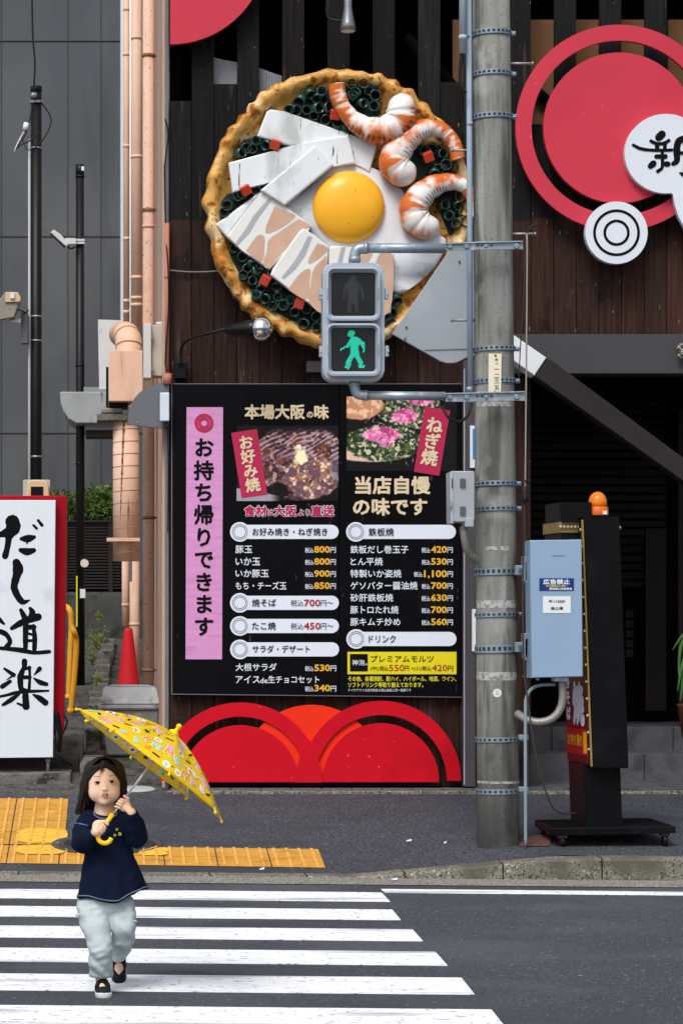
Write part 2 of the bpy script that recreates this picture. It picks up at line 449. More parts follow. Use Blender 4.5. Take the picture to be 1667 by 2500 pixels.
# crossing stripes: white bars whose right ends run along a slanted line
rows = [(2170.5, 2192.5, 931, 952), (2212, 2237, 957, 978), (2260, 2288, 1007, 1032), (2314, 2347, 1062, 1092), (2377, 2417, 1126, 1158), (2454, 2500, 1199, 1236)]
def R0(px, py): Y = F * (H - .008) / (py - HY); p = W(px, py, Y); p.z = .008; return p
def stripe(name, pts): tag(MB().poly(pts, .0035, dirv=(0, 0, -1)).build(name, PAINT), kind='structure')
for (t, b, xt, xb) in rows:
    sl_ = .0085
    A, B, C, D_ = R0(-40, t - 1.2), R0(xt, t + sl_ * xt), R0(xb, b + sl_ * xb), R0(-40, b - 1.2)
    u = (A - B).normalized() * 3.0
    stripe('crosswalk_stripe', [D_ + u, C, B, A + u])
A, B, C, D_ = R0(930, 2170), R0(1700, 2177), R0(1700, 2184.5), R0(939, 2178.5); u = (B - A).normalized() * 5
stripe('road_edge_line', [D_, C + u, B + u, A])
# tactile paving
mb = MB(); mf = MB()
def bilin(q, s, t): return q[0].lerp(q[1], s).lerp(q[3].lerp(q[2], s), t)
def on_surf(p, l): p = p.copy(); p.z = surf(p.x, p.y) + l; return p
def tiles(q, nx, ny, bars, M_, along=True):
    """tile field in the ground quad q (bl, br, tr, tl)"""
    g = .012
    for i in range(nx):
        for j in range(ny):
            s0, s1, t0, t1 = (i + g) / nx, (i + 1 - g) / nx, (j + g) / ny, (j + 1 - g) / ny
            c = [on_surf(bilin(q, s, t), .004) for s, t in ((s0, t0), (s1, t0), (s1, t1), (s0, t1))]
            M_.quad(*c)
            for k in range(bars):
                u0 = s0 + (s1 - s0) * (k + .3) / bars; u1 = s0 + (s1 - s0) * (k + .62) / bars
                for e in range(5):
                    v0 = t0 + (t1 - t0) * (e + .08) / 5; v1 = t0 + (t1 - t0) * (e + .92) / 5
                    lo = [on_surf(bilin(q, s, t), .0045) for s, t in ((u0, v0), (u1, v0), (u1, v1), (u0, v1))]
                    m2 = (u1 - u0) * .2; n2 = (v1 - v0) * .15
                    hi = [on_surf(bilin(q, s, t), .0125) for s, t in ((u0 + m2, v0 + n2), (u1 - m2, v0 + n2), (u1 - m2, v1 - n2), (u0 + m2, v1 - n2))]
                    mf.quad(*hi)
                    for a_ in range(4): M_.quad(lo[a_], lo[(a_ + 1) % 4], hi[(a_ + 1) % 4], hi[a_])
q1 = [G(-112, 2107), G(796, 2120), G(778, 2074), G(-100, 2063)]
tiles(q1, 7, 2, 4, mb)
q2 = [G(-112, 2061), G(159, 2064.5), G(169, 1951), G(-84, 1949)]
tiles(q2, 2, 4, 4, mb)
tag(mb.build('tactile_paving', TACT), kind='structure'); tag(mf.build('tactile_ribs', mat('tactile_worn', 'dcae62', .75, var=.12, vs=9, spots=(('c08a3c', 9, .5, .65),))), kind='structure')
mb = MB()
def blotch(cx, cy, rx, ry, n=40, sq=.5):
    pts = []
    for i in range(n):
        a = 2 * math.pi * i / n; c, s_ = math.cos(a), math.sin(a)
        k = 1 / (abs(c) ** 4 + abs(s_) ** 4) ** .25 * random.uniform(.95, 1.03)
        p = G(cx + rx * c * k, cy + ry * s_ * k, .0095); pts.append(p)
    mb.poly(pts)
blotch(104, 2040, 63, 18); blotch(100, 2074, 60, 11); blotch(375, 2078, 36, 10)
tag(mb.build('fresh_yellow_paint', TACT2), kind='structure')
# round manhole lid in the pavement
t = thing('manhole_cover', 'dark round manhole lid in the pavement behind the child among yellow tiles', 'manhole cover', G(262, 2059))
IRON = mat('cast_iron', '3a3b3f', .55, metal=.3, var=.2, vs=20, spots=(('6a6b6e', 60, .6, .75),))
mb = MB(); c = G(262, 2059, .014); nrm = Vector((0, -.086, 1)).normalized()
mb.lathe([(.0, .0), (.325, 0), (.33, -.004)], c, nrm, 48); mb.build('lid', IRON, t)
mb = MB()
for k in range(-5, 6):
    hw = math.sqrt(max(0, .29 ** 2 - (k * .05) ** 2))
    p = c + Vector((0, k * .05, .086 * k * .05 + .003)); mb.box(p.x - hw, p.x + hw, p.y - .008, p.y + .008, p.z - .003, p.z + .002)
mb.build('ridges', IRON, t)
mb = MB(); mb.lathe([(.335, -.004), (.37, .001), (.375, -.006)], c, nrm, 48); mb.build('frame', mat('iron_frame', '4b4a48', .6, var=.2), t)
# litter on the asphalt
for i, (px, py, w_, lab) in enumerate([(998, 2053, .02, 'white scrap of paper on the pavement left of the concrete pole'), (1086, 2058, .009, 'tiny white litter scrap lying beside the foot of the concrete pole'), (963, 2150, .02, 'small white scrap of litter in the gutter by the low end of the kerb'), (640, 2122, .017, 'white cigarette end lying in front of the yellow tactile paving')]):
    p = G(px, py, .004) if py < 2140 else Vector((*W(px, py, 16.0).xy, .02))
    mb = MB(); mb.poly([p + Vector((-w_, -.01, 0)), p + Vector((w_ * .8, -.014, .004)), p + Vector((w_, .02, .012)), p + Vector((-w_ * .7, .026, .003))], .003, dirv=(0, 0, -1))
    tag(mb.build('paper_scrap', WHITE), lab, 'litter', 'scraps of litter on the ground')

# ------------------------------------------------------------------ grey building at the back left
t = thing('grey_building', 'tall windowless grey panelled building behind the two black poles', 'building', (-2, 34, 1.6))
mb = MB(); mb.box(-14, 3.2, 34.0, 40, 1.2, 16)
mb.build('wall', GREYB, t)
mb = MB()
for px in (-290, -77, 4, 166, 247): mb.pbox(px - .9, -600, px + .9, 1500, 33.99, 34.02)
mb.build('vertical_joint', GREYJ, t)
mb = MB()
for py in (-380, 99.5, 577, 1057): mb.pbox(-700, py - .9, 420, py + .9, 33.988, 34.02)
mb.build('horizontal_joint', GREYJ, t)

# ------------------------------------------------------------------ restaurant building
FX0 = W(413, 0, 20).x; RX = 7.5
t = thing('restaurant_building', 'dark timber clad restaurant with a shuttered entrance recess and grey fascia', 'building', (2.6, 20, .35))
BLD = t
def colr(mb, cols):
    ly = mb.bm.loops.layers.float_color.new('Col')
    for f, c in zip(mb.bm.faces, cols):
        for l in f.loops: l[ly] = (*c, 1)
brown, blackb = lin('402b24'), lin('201f1f')
mb = MB(); cols = []
def board(x0, x1, z0, z1, y=20.0, zc=None):
    """vertical board; below zc brown, above painted black"""
    v = random.uniform(.6, 1.4); g = random.uniform(-.15, .15); yj = y + random.uniform(0, .006)
    cut = [z0, z1] if zc is None or not z0 < zc < z1 else [z0, zc, z1]
    for a, b in zip(cut, cut[1:]):
        n0 = len(mb.bm.faces); mb.box(x0, x1, yj, yj + .03, a, b)
        c = brown if (zc is None or b <= zc) else blackb
        c = (c[0] * v * (1 + g * .5), c[1] * v, c[2] * v * (1 - g * .5))
        cols.extend([c] * (len(mb.bm.faces) - n0))
def zpx(py, Y=20.0): return H - (py - HY) * Y / F
k = 20 / F; pitch = 55.2
zc = zpx(536)
edges = []; x = 413.0
while x < 2400: edges.append(x); x += pitch
shorttop = [246, None, 205, None, 262, None, 300, None, 330, None, 300, None, 200]
for i, x in enumerate(edges):
    tall = i % 2 == 1
    if x < 1130: zb = .345
    elif x < 1252: zb = .345
    else: zb = zpx(822)
    ztop = zpx(-260) if tall else zpx(shorttop[i] if i < len(shorttop) and shorttop[i] else 303)
    board(W(x, 0, 20).x + .002, W(x + pitch, 0, 20).x - .004, zb, ztop, zc=zc + random.uniform(-.01, .012))
colr(mb, cols); mb.build('board_cladding', WOODB, t)
mb = MB()   # carcass: backing wall with the open upper gallery behind the boards
mb.box(FX0 + .01, W(1160, 0, 20).x, 20.04, 20.3, .3, zpx(350)); mb.box(W(1160, 0, 20).x, RX, 20.04, 20.3, zpx(824), zpx(350))
mb.box(FX0 + .01, RX, 21.6, 22, zpx(400), 7.5); mb.box(FX0 + .01, RX, 20.04, 22, 7.2, 7.4); mb.box(FX0 + .01, FX0 + .1, 20.3, 22, zpx(400), 7.2)
mb.box(FX0 + .01, RX, 20.3, 21.6, zpx(420), zpx(400))
mb.build('inner_wall', BLACK, t)
for a, b in ((1105, 1180), (1252, 1362), (1400, 1480), (1512, 1590), (1630, 1720)): MB().pbox(a, 48, b, 320, 20.34, 20.38).build('tan_panel', mat('tan_board', '76553a', .8, var=.12, vs=5), t)
each('diagonal_brace', BLACK, t, [lambda q: q.ptube([(990, 90, 20.28), (1190, 300, 20.28)], .045, 4), lambda q: q.ptube([(1230, 150, 20.28), (1380, 290, 20.28)], .045, 4)])
mb = MB()
mb.ppoly([(522, 140), (545, 146), (579, 152), (579, 206), (522, 206)], 20.1, .01); mb.build('torn_sheet', mat('torn_grey_sheet', '8f9299', .7, var=.15, vs=30, stretch=(3, 3, .3), bump=.5, bs=40), t)
mb = MB()
for i in range(14):
    x = 632 + i * 4; y = 166 + i * 1.4; mb.ppoly([(x, y + random.uniform(-2, 2)), (x + 3.2, y + 1), (x + 3.2, y + 62), (x, y + 58)], 20.12 - (i % 2) * .012, .01)
mb.build('torn_sheet', MATS['torn_grey_sheet'], t)
# corner trim, side wall
mb = MB(); mb.box(FX0 - .03, FX0 - .004, 19.98, 20.06, .3, 7.5); mb.build('corner_trim', mat('grey_trim', '6d6d72', .7, var=.1), t)
mb = MB(); mb.box(FX0 - .05, FX0 + .006, 20.07, 33.8, .2, 7.5); mb.build('side_wall', STUCCO, t)
# fascia and recess
mb = MB(); mb.pbox(1228, 816, 2400, 912, 19.9, 20.15, .004); mb.build('fascia', mat('fascia_grey', '454548', .6, var=.06, vs=2, spec=.1), t)
mb = MB(); mb.box(W(1160, 0, 20).x, RX, 20.16, 23.2, zpx(905), zpx(895)); mb.build('soffit', BLACK, t)
SHUT = mat('shutter_dark', '131315', .6, var=.15)
mb = MB(); xa, xb = W(1170, 0, 22.6).x, W(1625, 0, 22.6).x
for i in range(30):
    z0 = 1.9 + i * .075; mb.box(xa, xb, 22.6, 22.63, z0, z0 + .066, .012)
mb.build('shutter', SHUT, t)
mb = MB(); mb.box(2.9, RX, 22.7, 22.9, .6, 5); mb.box(2.7, 2.86, 20.3, 22.9, .3, 5); mb.build('recess_wall', BLACK, t)
DOORB = mat('door_brown', '180c09', .5, var=.2, vs=8, stretch=(4, 4, .3))
each('door_leaf', DOORB, t, [lambda q: q.pbox(1575, 1290, 1625, 1735, 22.3, 22.36), lambda q: q.pbox(1655, 1000, 1690, 1745, 21.6, 21.66)])
for i in range(5): MB().pbox(1527, 1490 + i * 24, 1545, 1508 + i * 24, 22.4, 22.42).build('notice', mat('dim_notice', '1f2022', .7), t)
TILE = mat('step_tile', '535357', .75, var=.14, vs=7, bump=.4, bs=60, spots=(('333336', 5, .5, .75),))
def blocks(name, x0, x1, y0, y1, z0, z1, pitch_, m):
    mb = MB(); x = x0
    while x < x1: mb.box(x, min(x + pitch_ - .006, x1), y0, y1, z0, z1, .004); x += pitch_
    return mb.build(name, m, t)
zs1 = .545; zs2 = .74
blocks('step', 2.86, RX, 20.85, 21.5, .3, zs1, .46, TILE)
blocks('step', 2.6, RX, 21.45, 22.7, .3, zs2, .5, TILE)
APR = mat('apron_tile', '5f5b60', .7, var=.12, vs=6, bump=.25, bs=60)
blocks('apron', .43, 2.78, 19.83, 20.03, .28, .335, .23, APR)
blocks('apron', 2.785, RX, 19.83, 20.84, .28, .337, .34, TILE)
mb = MB(); mb.box(.40, RX, 19.74, 19.826, .2, .322, .006); mb.build('apron_edge', KERB, t)
# pillar right of the menu board
mb = MB(); mb.pbox(1131, 880, 1160, 1921, 19.86, 20.03, .003); mb.build('door_post', mat('post_grey', '474548', .6, var=.08), t)
mb = MB(); mb.pbox(1131.5, 900, 1134.5, 1916, 19.85, 19.859); mb.build('post_edge', mat('post_light', 'a39ba8', .6), t)
each('notice', STEELW, t, [lambda q: q.pbox(1147, 1039, 1160, 1142, 19.84, 19.858), lambda q: q.pbox(1152, 1487, 1161, 1590, 19.84, 19.858)])
mb = MB(); mb.pbox(1153.5, 1047, 1160, 1120, 19.835, 19.8395); mb.build('notice', mat('notice_blue', '2c7fb8', .5), t)
# diagonal covered stair rail
mb = MB(); mb.ppoly([(1335, 874), (1345, 879), (1760, 1187), (1760, 1240), (1305, 918)], 19.55, .18, .006); mb.build('stair_stringer', mat('stringer_brown', '2f2b2b', .6, var=.08, spec=.12), t)
mb = MB(); mb.ppoly([(1228, 800), (1333, 873), (1304, 917), (1228, 862)], 19.54, .2, .006); mb.build('stair_stringer_cap', STEELW, t)
# small vent box behind the signal
mb = MB(); mb.pbox(749, 881, 800, 908, 19.9, 20.0, .004); mb.build('vent_box', mat('vent_grey', '5a5a5f', .6), t)
mb = MB(); mb.ptube([(414, 660, 19.97), (470, 664, 19.97), (540, 660, 19.96), (590, 640, 19.95)], .006, 8, curve=5); mb.build('cable', mat('cable_grey', '77757a', .6), t)
# ornament on the fascia
t2 = thing('wall_ornament', 'knobbly silver ornament fixed to the grey fascia at the right edge', 'ornament', W(1662, 860, 19.85))
mb = MB(); random.seed(3)
for i in range(40):
    a, r_ = random.uniform(0, 6.28), random.uniform(0, 17); mb.ball(W(1664 + r_ * math.cos(a) * .7, 859 + r_ * math.sin(a) * 1.15, 19.86 - random.uniform(0, .03)), random.uniform(.008, .016), 8)
mb.build('knobs', mat('ornament_silver', '8f8a85', .35, metal=.6, var=.3, vs=40), t2)
# ------------------------------------------------------------------ left side: pipes, ducts, poles, signs
def pipe(name, label, px, r, Y, y0, y1, m, joints=(), clampm=None, clamps=(), cat='pipe'):
    t = thing(name, label, cat, W(px, min(y1, 1900), Y))
    MB().ptube([(px, y0, Y), (px, y1, Y)], r, 20).build('tube', m, t)
    if joints:
        for j in joints: MB().ptube([(px, j - 4, Y), (px, j + 4, Y)], r * 1.09, 20).build('socket_joint', m, t)
    for j in clamps:
        mb = MB(); mb.ptube([(px, j - 4, Y), (px, j + 4, Y)], r * 1.12, 20); a = W(px, j, Y); mb.box(a.x, FX0 - .045, Y - .008, Y + .008, a.z - .01, a.z + .01)
        mb.build('clamp', clampm or m, t)
    return t
RUST = mat('rusty_clamp', '7d5f4c', .8, var=.35, vs=30)
pipe('drain_pipe', 'thick rust-speckled peach drain pipe nearest the restaurant corner', 363, .0505, 22.6, -250, 1815, PEACHR, (515, 553), RUST, (136, 513, 1264, 1636))
pipe('drain_pipe', 'smooth peach drain pipe in the middle, ending at the elbow duct', 334, .048, 23.2, -250, 800, PEACH, (93, 383, 678, 728, 745))
pipe('drain_pipe', 'thin peach drain pipe beside the pale wall edge, leftmost of the pipes', 309.5, .029, 24.0, -250, 800, PEACH, (23, 133, 357, 583, 735, 762))
pipe('drain_pipe', 'slim white pipe squeezed between two peach drain pipes', 320, .0125, 23.6, -250, 1420, WHITEP, ())
pipe('drain_pipe', 'thin peach pipe coming out under the spiral duct on the left', 307, .032, 22.6, 1365, 1530, PEACH, (1477,))
pipe('drain_pipe', 'peeling peach pipe under the spiral duct standing behind the cone', 329, .049, 25.9, 1350, 1680, PEACHD, (1524,))
pipe('conduit', 'reddish conduit along the restaurant corner above the grey plate', 408.5, .017, 19.93, 545, 950, mat('red_conduit', 'b0715c', .6, var=.1), (676,))
mb = MB(); mb.ptube([(409, 912, 19.9), (409, 938, 19.9)], .034, 16); mb.build('junction', MATS['red_conduit'], [o for o in COL.objects if o.name.startswith('conduit')][-1])
# pale neighbour wall strip and white sheet
t = thing('pale_wall', 'pale blue-white narrow wall edge behind the peach pipes', 'wall', W(300, 1600, 25))
mb = MB(); mb.pbox(295.5, -300, 345, 800, 25.2, 28); mb.build('wall_slab', mat('pale_blue_wall', 'cdd6e2', .7, var=.02), t)
t = thing('metal_sheet', 'white stained upright metal sheet beside the peach box duct', 'sheet', W(268, 945, 24.6))
mb = MB(); mb.ppoly([(240, 780), (300, 782), (300, 950), (243, 950), (240, 800)], 24.6, .03); mb.build('panel', mat('stained_white', 'd2d6d8', .6, var=.06, vs=6, spots=(('77787a', 8, .62, .72, (1, 1, .5)),)), t)
# spiral duct with box and elbow
t = thing('ventilation_duct', 'large peach ventilation duct with elbow, square box and spiral pipe', 'duct', W(308, 1370, 22.0))
P = [W(312 + 0, 870, 22), W(312, 830, 22), W(316, 812, 22), W(330, 800, 22), W(350, 798, 22), W(375, 798, 22.0)]
mb = MB(); mb.tube(smooth([W(316, 870, 21.9), W(316, 848, 21.92), W(314, 832, 21.98), W(311, 822, 22.1), W(306, 817, 22.3), W(298, 816, 22.9)], 4), .113, 28); mb.build('elbow', PEACH, t)
mb = MB()
for pa, pb in ((W(316, 850, 21.915), W(316, 847, 21.92)), (W(313.5, 829.5, 22.0), W(312.6, 826.5, 22.04)), (W(308, 818.6, 22.22), W(306.5, 817.4, 22.29))): mb.tube([pa, pb], .1158, 28)
mb.build('seam', mat('duct_seam', 'a97855', .7), t)
mb = MB(); mb.pbox(266, 856, 349, 979, 21.75, 22.15, .004); mb.build('box', PEACHD, t)
each('dark_backing', BLK, t, [lambda q: q.pbox(259.5, 896, 265.5, 991, 22.0, 22.2), lambda q: q.pbox(266, 981, 313, 994, 21.9, 22.2)])
mb = MB(); mb.ptube([(308.5, 1015, 22.0), (308.5, 1370, 22.0)], .1115, 32); mb.build('spiral_pipe', PEACHD, t)
mb = MB()
for i in range(11):
    y = 1052 + i * 30; pts = []
    for a in range(0, 181, 15): A = math.radians(180 + a); pts.append(W(308.5, y - 6 * a / 180, 22.0) + Vector((math.cos(A) * .1125, math.sin(A) * .1125, 0)))
    mb.tube(pts, .0028, 6)
mb.build('spiral_seam', mat('duct_seam2', 'a47e65', .8), t)
mb = MB(); rd = random.Random(31); pl, pr = [], []
for i in range(30):
    y = 1020 + i * 8.6; cx_ = 303.5 - i * .33 + rd.uniform(-.4, .4); w_ = (3.4 - i * .09) * rd.uniform(.7, 1.1) * (1.3 if i % 4 == 0 else 1)
    for lst, xx in ((pl, cx_ - w_), (pr, cx_ + w_)):
        p = W(xx, y, 22.0); c_ = W(308.5, y, 22.0).x; q = max(-1, min(1, (p.x - c_) / .1128)); lst.append(Vector((p.x, 22.0 - .1128 * math.sqrt(1 - q * q), p.z)))
for i in range(29): mb.quad(pl[i], pr[i], pr[i + 1], pl[i + 1])
mb.build('drip_stain', mat('drip_black', '54453a', .8, var=.5, vs=40, spots=(('b08c74', 50, .52, .6),)), t)
mb = MB(); mb.pbox(237, 1010, 314, 1026, 21.85, 22.15, .003); mb.build('ledge', OLDC, t)
mb = MB(); mb.pbox(248, 996, 300, 1008, 21.9, 22.1, .01); mb.build('cable_tray', mat('tray_grey', '7f7b76', .6, var=.2), t)
mb = MB(); mb.pbox(261, 1313, 342, 1322, 21.84, 21.885, .003); mb.build('support_bar', PEACHD, t)
# canopy on the far side
t = thing('awning', 'weathered grey-white rounded awning behind the black pole', 'awning', W(210, 1065, 27))
pts = [(147, 958), (153, 956), (282, 957), (282, 1033), (187, 1033), (168, 1022), (156, 1004), (149, 985)]
mb = MB(); mb.ppoly(pts, 26.6, 1.0, .01); mb.build('shell', mat('awning_grey', '9ba0a2', .7, var=.1, vs=6, spots=(('5f6364', 10, .6, .72, (1, 1, .4)),)), t)
mb = MB(); mb.pbox(205, 945, 282, 957, 26.7, 27); mb.pbox(208, 1033, 282, 1049, 26.7, 27.2); mb.build('top_rail', mat('awning_trim', '8b9193', .6), t)
mb = MB(); mb.pbox(210, 1049, 282, 1066, 26.8, 27.2); mb.build('louvre', DWALL, t)
# meter box
t = thing('meter_box', 'weathered beige electrical box on the restaurant corner below the pipes', 'electrical box', W(378, 925, 20.2))
BOXB = mat('box_beige', 'b7aca0', .65, var=.08, vs=6, spots=(('6f6962', 9, .6, .75, (1, 1, .4)),)); BOXL = mat('box_light', 'c9c6c2', .6, var=.05)
MB().pbox(370, 793, 406, 918, 20.2, 20.4, .006).build('body', BOXB, t)
MB().pbox(351, 790, 370, 923, 20.16, 20.4, .006).build('door', BOXL, t)
for y in (818, 897): MB().pbox(369, y - 9, 373, y + 9, 20.14, 20.17).build('hinge', mat('hinge_grey', '77777a', .5), t)
MB().ptube([(392, 795, 20.28), (392, 787, 20.28)], .035, 16).build('cap', BOXL, t)
# grey quarter-round plate and its white lamp driver
t = thing('shade_plate', 'dark grey quarter-round metal plate jutting from the restaurant corner', 'metal plate', W(365, 1047, 19.9))
pts = [(414, 936)] + [(399 - 86 * math.sin(math.radians(a)), 1022 - 86 * math.cos(math.radians(a))) for a in range(0, 91, 9)] + [(313, 1036), (399, 1047), (412, 1036)]
MB().ppoly(pts, 19.9, .03, .003).build('plate', mat('plate_grey', '66686e', .55, var=.05), t)
for x, y in ((335, 1031), (382, 1036)): MB().disc(x, y, 1.8, 19.893, .008).build('bolt', GALV, t)
t = thing('lamp_driver', 'small white box with dangling cables on the quarter-round grey plate', 'box', W(402, 1028, 19.86))
MB().pbox(391, 958, 414, 1028, 19.78, 19.87, .008).build('body', mat('driver_white', 'c9d3de', .45, var=.02), t)
mb = MB()
for dx in (0, 5, 9): mb.ptube([(400 + dx, 1028, 19.82), (402 + dx, 1044, 19.8), (411, 1036 + dx, 19.85)], .004, 6, curve=4)
mb.build('cable', BLKM, t)
t = thing('cable', 'thin black cable running down the restaurant corner edge', 'cable', W(412, 1400, 19.9))
mb = MB(); mb.ptube([(404, 290, 19.95), (411, 330, 19.95), (403, 400, 19.95), (402, 420, 19.95), (405, 560, 19.93), (411, 660, 19.9), (412, 750, 19.9), (404, 880, 19.9), (409, 905, 19.86)], .006, 8, curve=5); mb.ptube([(409, 1040, 19.9), (411, 1150, 19.93), (410, 1300, 19.95)], .004, 8, curve=5)
mb.build('wire', BLKM, t)

# black poles
t = thing('black_pole', 'taller black utility pole with grey conduit and tangled cables at its top', 'pole', W(89, 1700, 24))
MB().ptube([(89.5, 212, 24), (89, 1720, 24)], [.0505, .053], 24).build('shaft', BLKM, t)
MB().ptube([(89.5, 211, 24), (89.5, 224, 24)], .0535, 24).build('cap', BLKM, t)
for y in (247, 250): MB().ptube([(89.5, y, 24), (89.5, y + 3, 24)], .062, 24).build('band', GALV, t)
for y in (362, 773, 832, 1115): MB().ptube([(89, y - 2, 24), (89, y + 2, 24)], .0555, 24).build('band', GALV, t)
MB().ptube([(72.5, 340, 23.95), (72.3, 1720, 23.95)], .011, 12).build('conduit', mat('conduit_grey', 'a9acae', .5), t)
mb = MB()
mb.ptube([(78, -200, 23.9), (80, 60, 23.9), (86, 150, 23.9), (84, 212, 23.9), (84, 235, 23.9)], .0085, 8, curve=6)
mb.ptube([(100, 248, 23.9), (122, 280, 23.9), (124, 305, 23.9), (108, 338, 23.9), (85, 362, 23.9)], .006, 8, curve=6)
mb.ptube([(80, 250, 23.93), (74, 290, 23.9), (62, 330, 23.9), (38, 365, 23.9)], .006, 8, curve=6)
mb.ptube([(98, 322, 23.9), (80, 340, 23.9), (55, 352, 23.9), (38, 365, 23.9)], .007, 8, curve=6)
mb.ptube([(64, 315, 23.9), (55, 330, 23.9), (64, 362, 23.9), (75, 366, 23.9)], .004, 8, curve=6)
mb.build('cable', BLKM, t)
mb = MB(); mb.ptube([(66, 300, 23.9), (62, 318, 23.9)], .026, 14); mb.ptube([(61, 318, 23.9), (45, 348, 23.9), (36, 370, 23.9)], .006, 8, curve=4); mb.build('cable_head', STEELW, t)
MB().ball(W(84, 232, 23.92), .03, 14).build('insulator', GALV, t)
MB().pbox(52, 763, 69, 838, 23.86, 23.98, .004).build('control_case', mat('case_grey', '5f6369', .5), t)
t = thing('black_pole', 'shorter black pole standing in the alley with a small white camera', 'pole', W(196, 1680, 27))
a = G(196, 1680)
MB().ptube([(196, 404, 27), (197, 1684, 27)], [.043, .047], 24).build('shaft', BLKM, t)
MB().ptube([(196, 402, 27), (196, 428, 27)], .0455, 24).build('cap', BLKM, t)
for y in (430, 892, 1131): MB().ptube([(196, y - 2, 27), (196, y + 3, 27)], .049, 24).build('band', BLKM, t)
MB().pbox(199.5, 406, 206, 416, 26.945, 26.956).build('sticker', STEELW, t)
MB().pbox(196, 1438, 209, 1460, 26.945, 26.954).build('sticker', STEELW, t)
MB().pbox(186.5, 1406, 190, 1530, 26.946, 26.956).build('reflective_strip', mat('yellow_strip', 'd8d12c', .6), t)
MB().disc(207, 1375, 10, 26.93, .03).build('round_plate', mat('peach_disc', 'd9cfc6', .6), t)
# cameras / floodlight
t = thing('security_camera', 'small white security camera clamped to the shorter black pole', 'camera', W(160, 590, 26.9))
mb = MB(); mb.ppoly([(124, 568), (132, 560), (150, 573), (168, 594), (165, 601), (158, 600)], 26.85, .08, .008); mb.build('body', mat('camera_white', 'c6c6c6', .5, var=.04), t)
MB().ppoly([(123, 570), (125, 567), (160, 599), (157, 602)], 26.84, .1, .003).build('visor', DWALL, t)
mb = MB(); mb.pbox(160, 581, 186, 596, 26.88, 26.95, .004); mb.pbox(183, 583, 207, 588, 26.93, 26.98); mb.pbox(183, 590, 207, 595, 26.93, 26.98); mb.build('bracket', MATS['camera_white'], t)
MB().ptube([(166, 600, 26.9), (173, 607, 26.9), (185, 603, 26.92)], .009, 8, curve=5).build('cable', BLKM, t)
t = thing('floodlight', 'beige floodlight on an arm beside the taller black pole at the left edge', 'floodlight', W(20, 780, 23.8))
mb = MB(); mb.ppoly([(14, 712), (45, 713), (52, 728), (35, 775), (0, 776), (-30, 790), (-8, 740)], 23.7, .16, .012); mb.build('housing', mat('flood_grey', '8a857c', .5, var=.1), t)
mb = MB(); mb.ppoly([(15, 713), (45, 713), (52, 728), (50, 737), (14, 738), (13, 725)], 23.68, .019, .006); mb.build('end_cap', mat('flood_beige', 'c9b28a', .5), t)
MB().pbox(26, 715, 36, 728, 23.66, 23.679).build('sticker', STEELW, t)
mb = MB(); mb.ppoly([(15, 783), (51, 778), (51, 787), (35, 787), (15, 785)], 23.8, .04); mb.ptube([(20, 783, 23.8), (20, 762, 23.75)], .02, 8); mb.build('bracket', STEELW, t)
MB().ptube([(24, 755, 23.7), (48, 757, 23.8), (63, 763, 23.85), (70, 757, 23.9)], .007, 8, curve=5).build('cable', BLKM, t)
t = thing('intercom', 'beige intercom box peeking over the red sign on the black pole', 'intercom', W(90, 1215, 23.7))
MB().ppoly(rrect(57, 1171, 123, 1260, 3), 23.75, .05, .004).build('back_plate', mat('intercom_grey', 'aeb0a8', .6), t)
MB().ppoly([(61, 1260)] + [(60 + 8, 1176), (75, 1172), (105, 1172), (115, 1176), (120, 1186), (121, 1260)], 23.68, .07, .01).build('cover', mat('intercom_beige', 'd3b58f', .5), t)
MB().pbox(76, 1188, 106, 1240, 23.67, 23.679).build('screen', BLK, t)

# red and white standing sign
t = thing('sign_cabinet', 'red framed white sign board with black brush lettering on short feet', 'sign', W(60, 1890, 20.6))
SY = 20.6
mb = MB(); mb.ppoly([(-190, 1210), (163.5, 1210), (156, 1795), (-190, 1800)], SY, .35, .006); mb.build('cabinet', RED, t)
mb = MB(); mb.ppoly([(-190, 1221), (136.5, 1221), (130, 1849), (-190, 1853)], SY - .12, .12, .004); mb.build('panel', mat('sign_white', 'd4dce4', .5, var=.02, vs=2, stretch=(30, 1, .2), spots=(('b9c0c8', 4, .62, .85),)), t)
def fxs(x, y): return (x * .2808, 1220 + y * .2806)
def chars(strokes):
    mb = MB()
    for pts, wd in strokes: brush(mb, pts, wd, SY - .121, fxs)
    mb.build('lettering', INK, t)
chars([([(110, 190), (118, 240), (80, 310)], [120, 130, 80]), ([(85, 280), (70, 400), (48, 490)], [70, 52, 58]), ([(-120, 320), (0, 305), (80, 280)], [40, 48, 90]), ([(335, 180), (368, 222)], [24, 30]), ([(294, 222), (322, 250)], [20, 24]),
       ([(190, 340), (245, 338), (300, 325)], [34, 66, 34]), ([(240, 365), (237, 388)], [24, 6]), ([(183, 438), (240, 452), (296, 440)], [40, 66, 44])])
chars([([(145, 545), (160, 600), (150, 655), (132, 720), (128, 770), (160, 845), (205, 890), (265, 872)], [66, 96, 76, 66, 62, 58, 50, 8])])
chars([([(105, 1120), (180, 1075), (250, 1045), (335, 1020)], [34, 56, 60, 66]), ([(185, 960), (225, 1040)], [34, 60]), ([(265, 945), (285, 985), (262, 1040)], [30, 54, 50]), ([(228, 1070), (225, 1190), (225, 1285)], [50, 48, 44]), ([(293, 1095), (305, 1200), (302, 1300)], [28, 44, 40]),
       ([(230, 1110), (300, 1108)], 44), ([(230, 1160), (300, 1178)], 24), ([(230, 1226), (300, 1225)], 26), ([(-90, 1285), (60, 1296), (180, 1308), (300, 1330), (432, 1322)], [30, 34, 44, 34, 34]), ([(5, 1145), (60, 1175), (90, 1235), (60, 1280)], [44, 44, 40, 46]), ([(-10, 1035), (38, 1080)], [44, 22])])
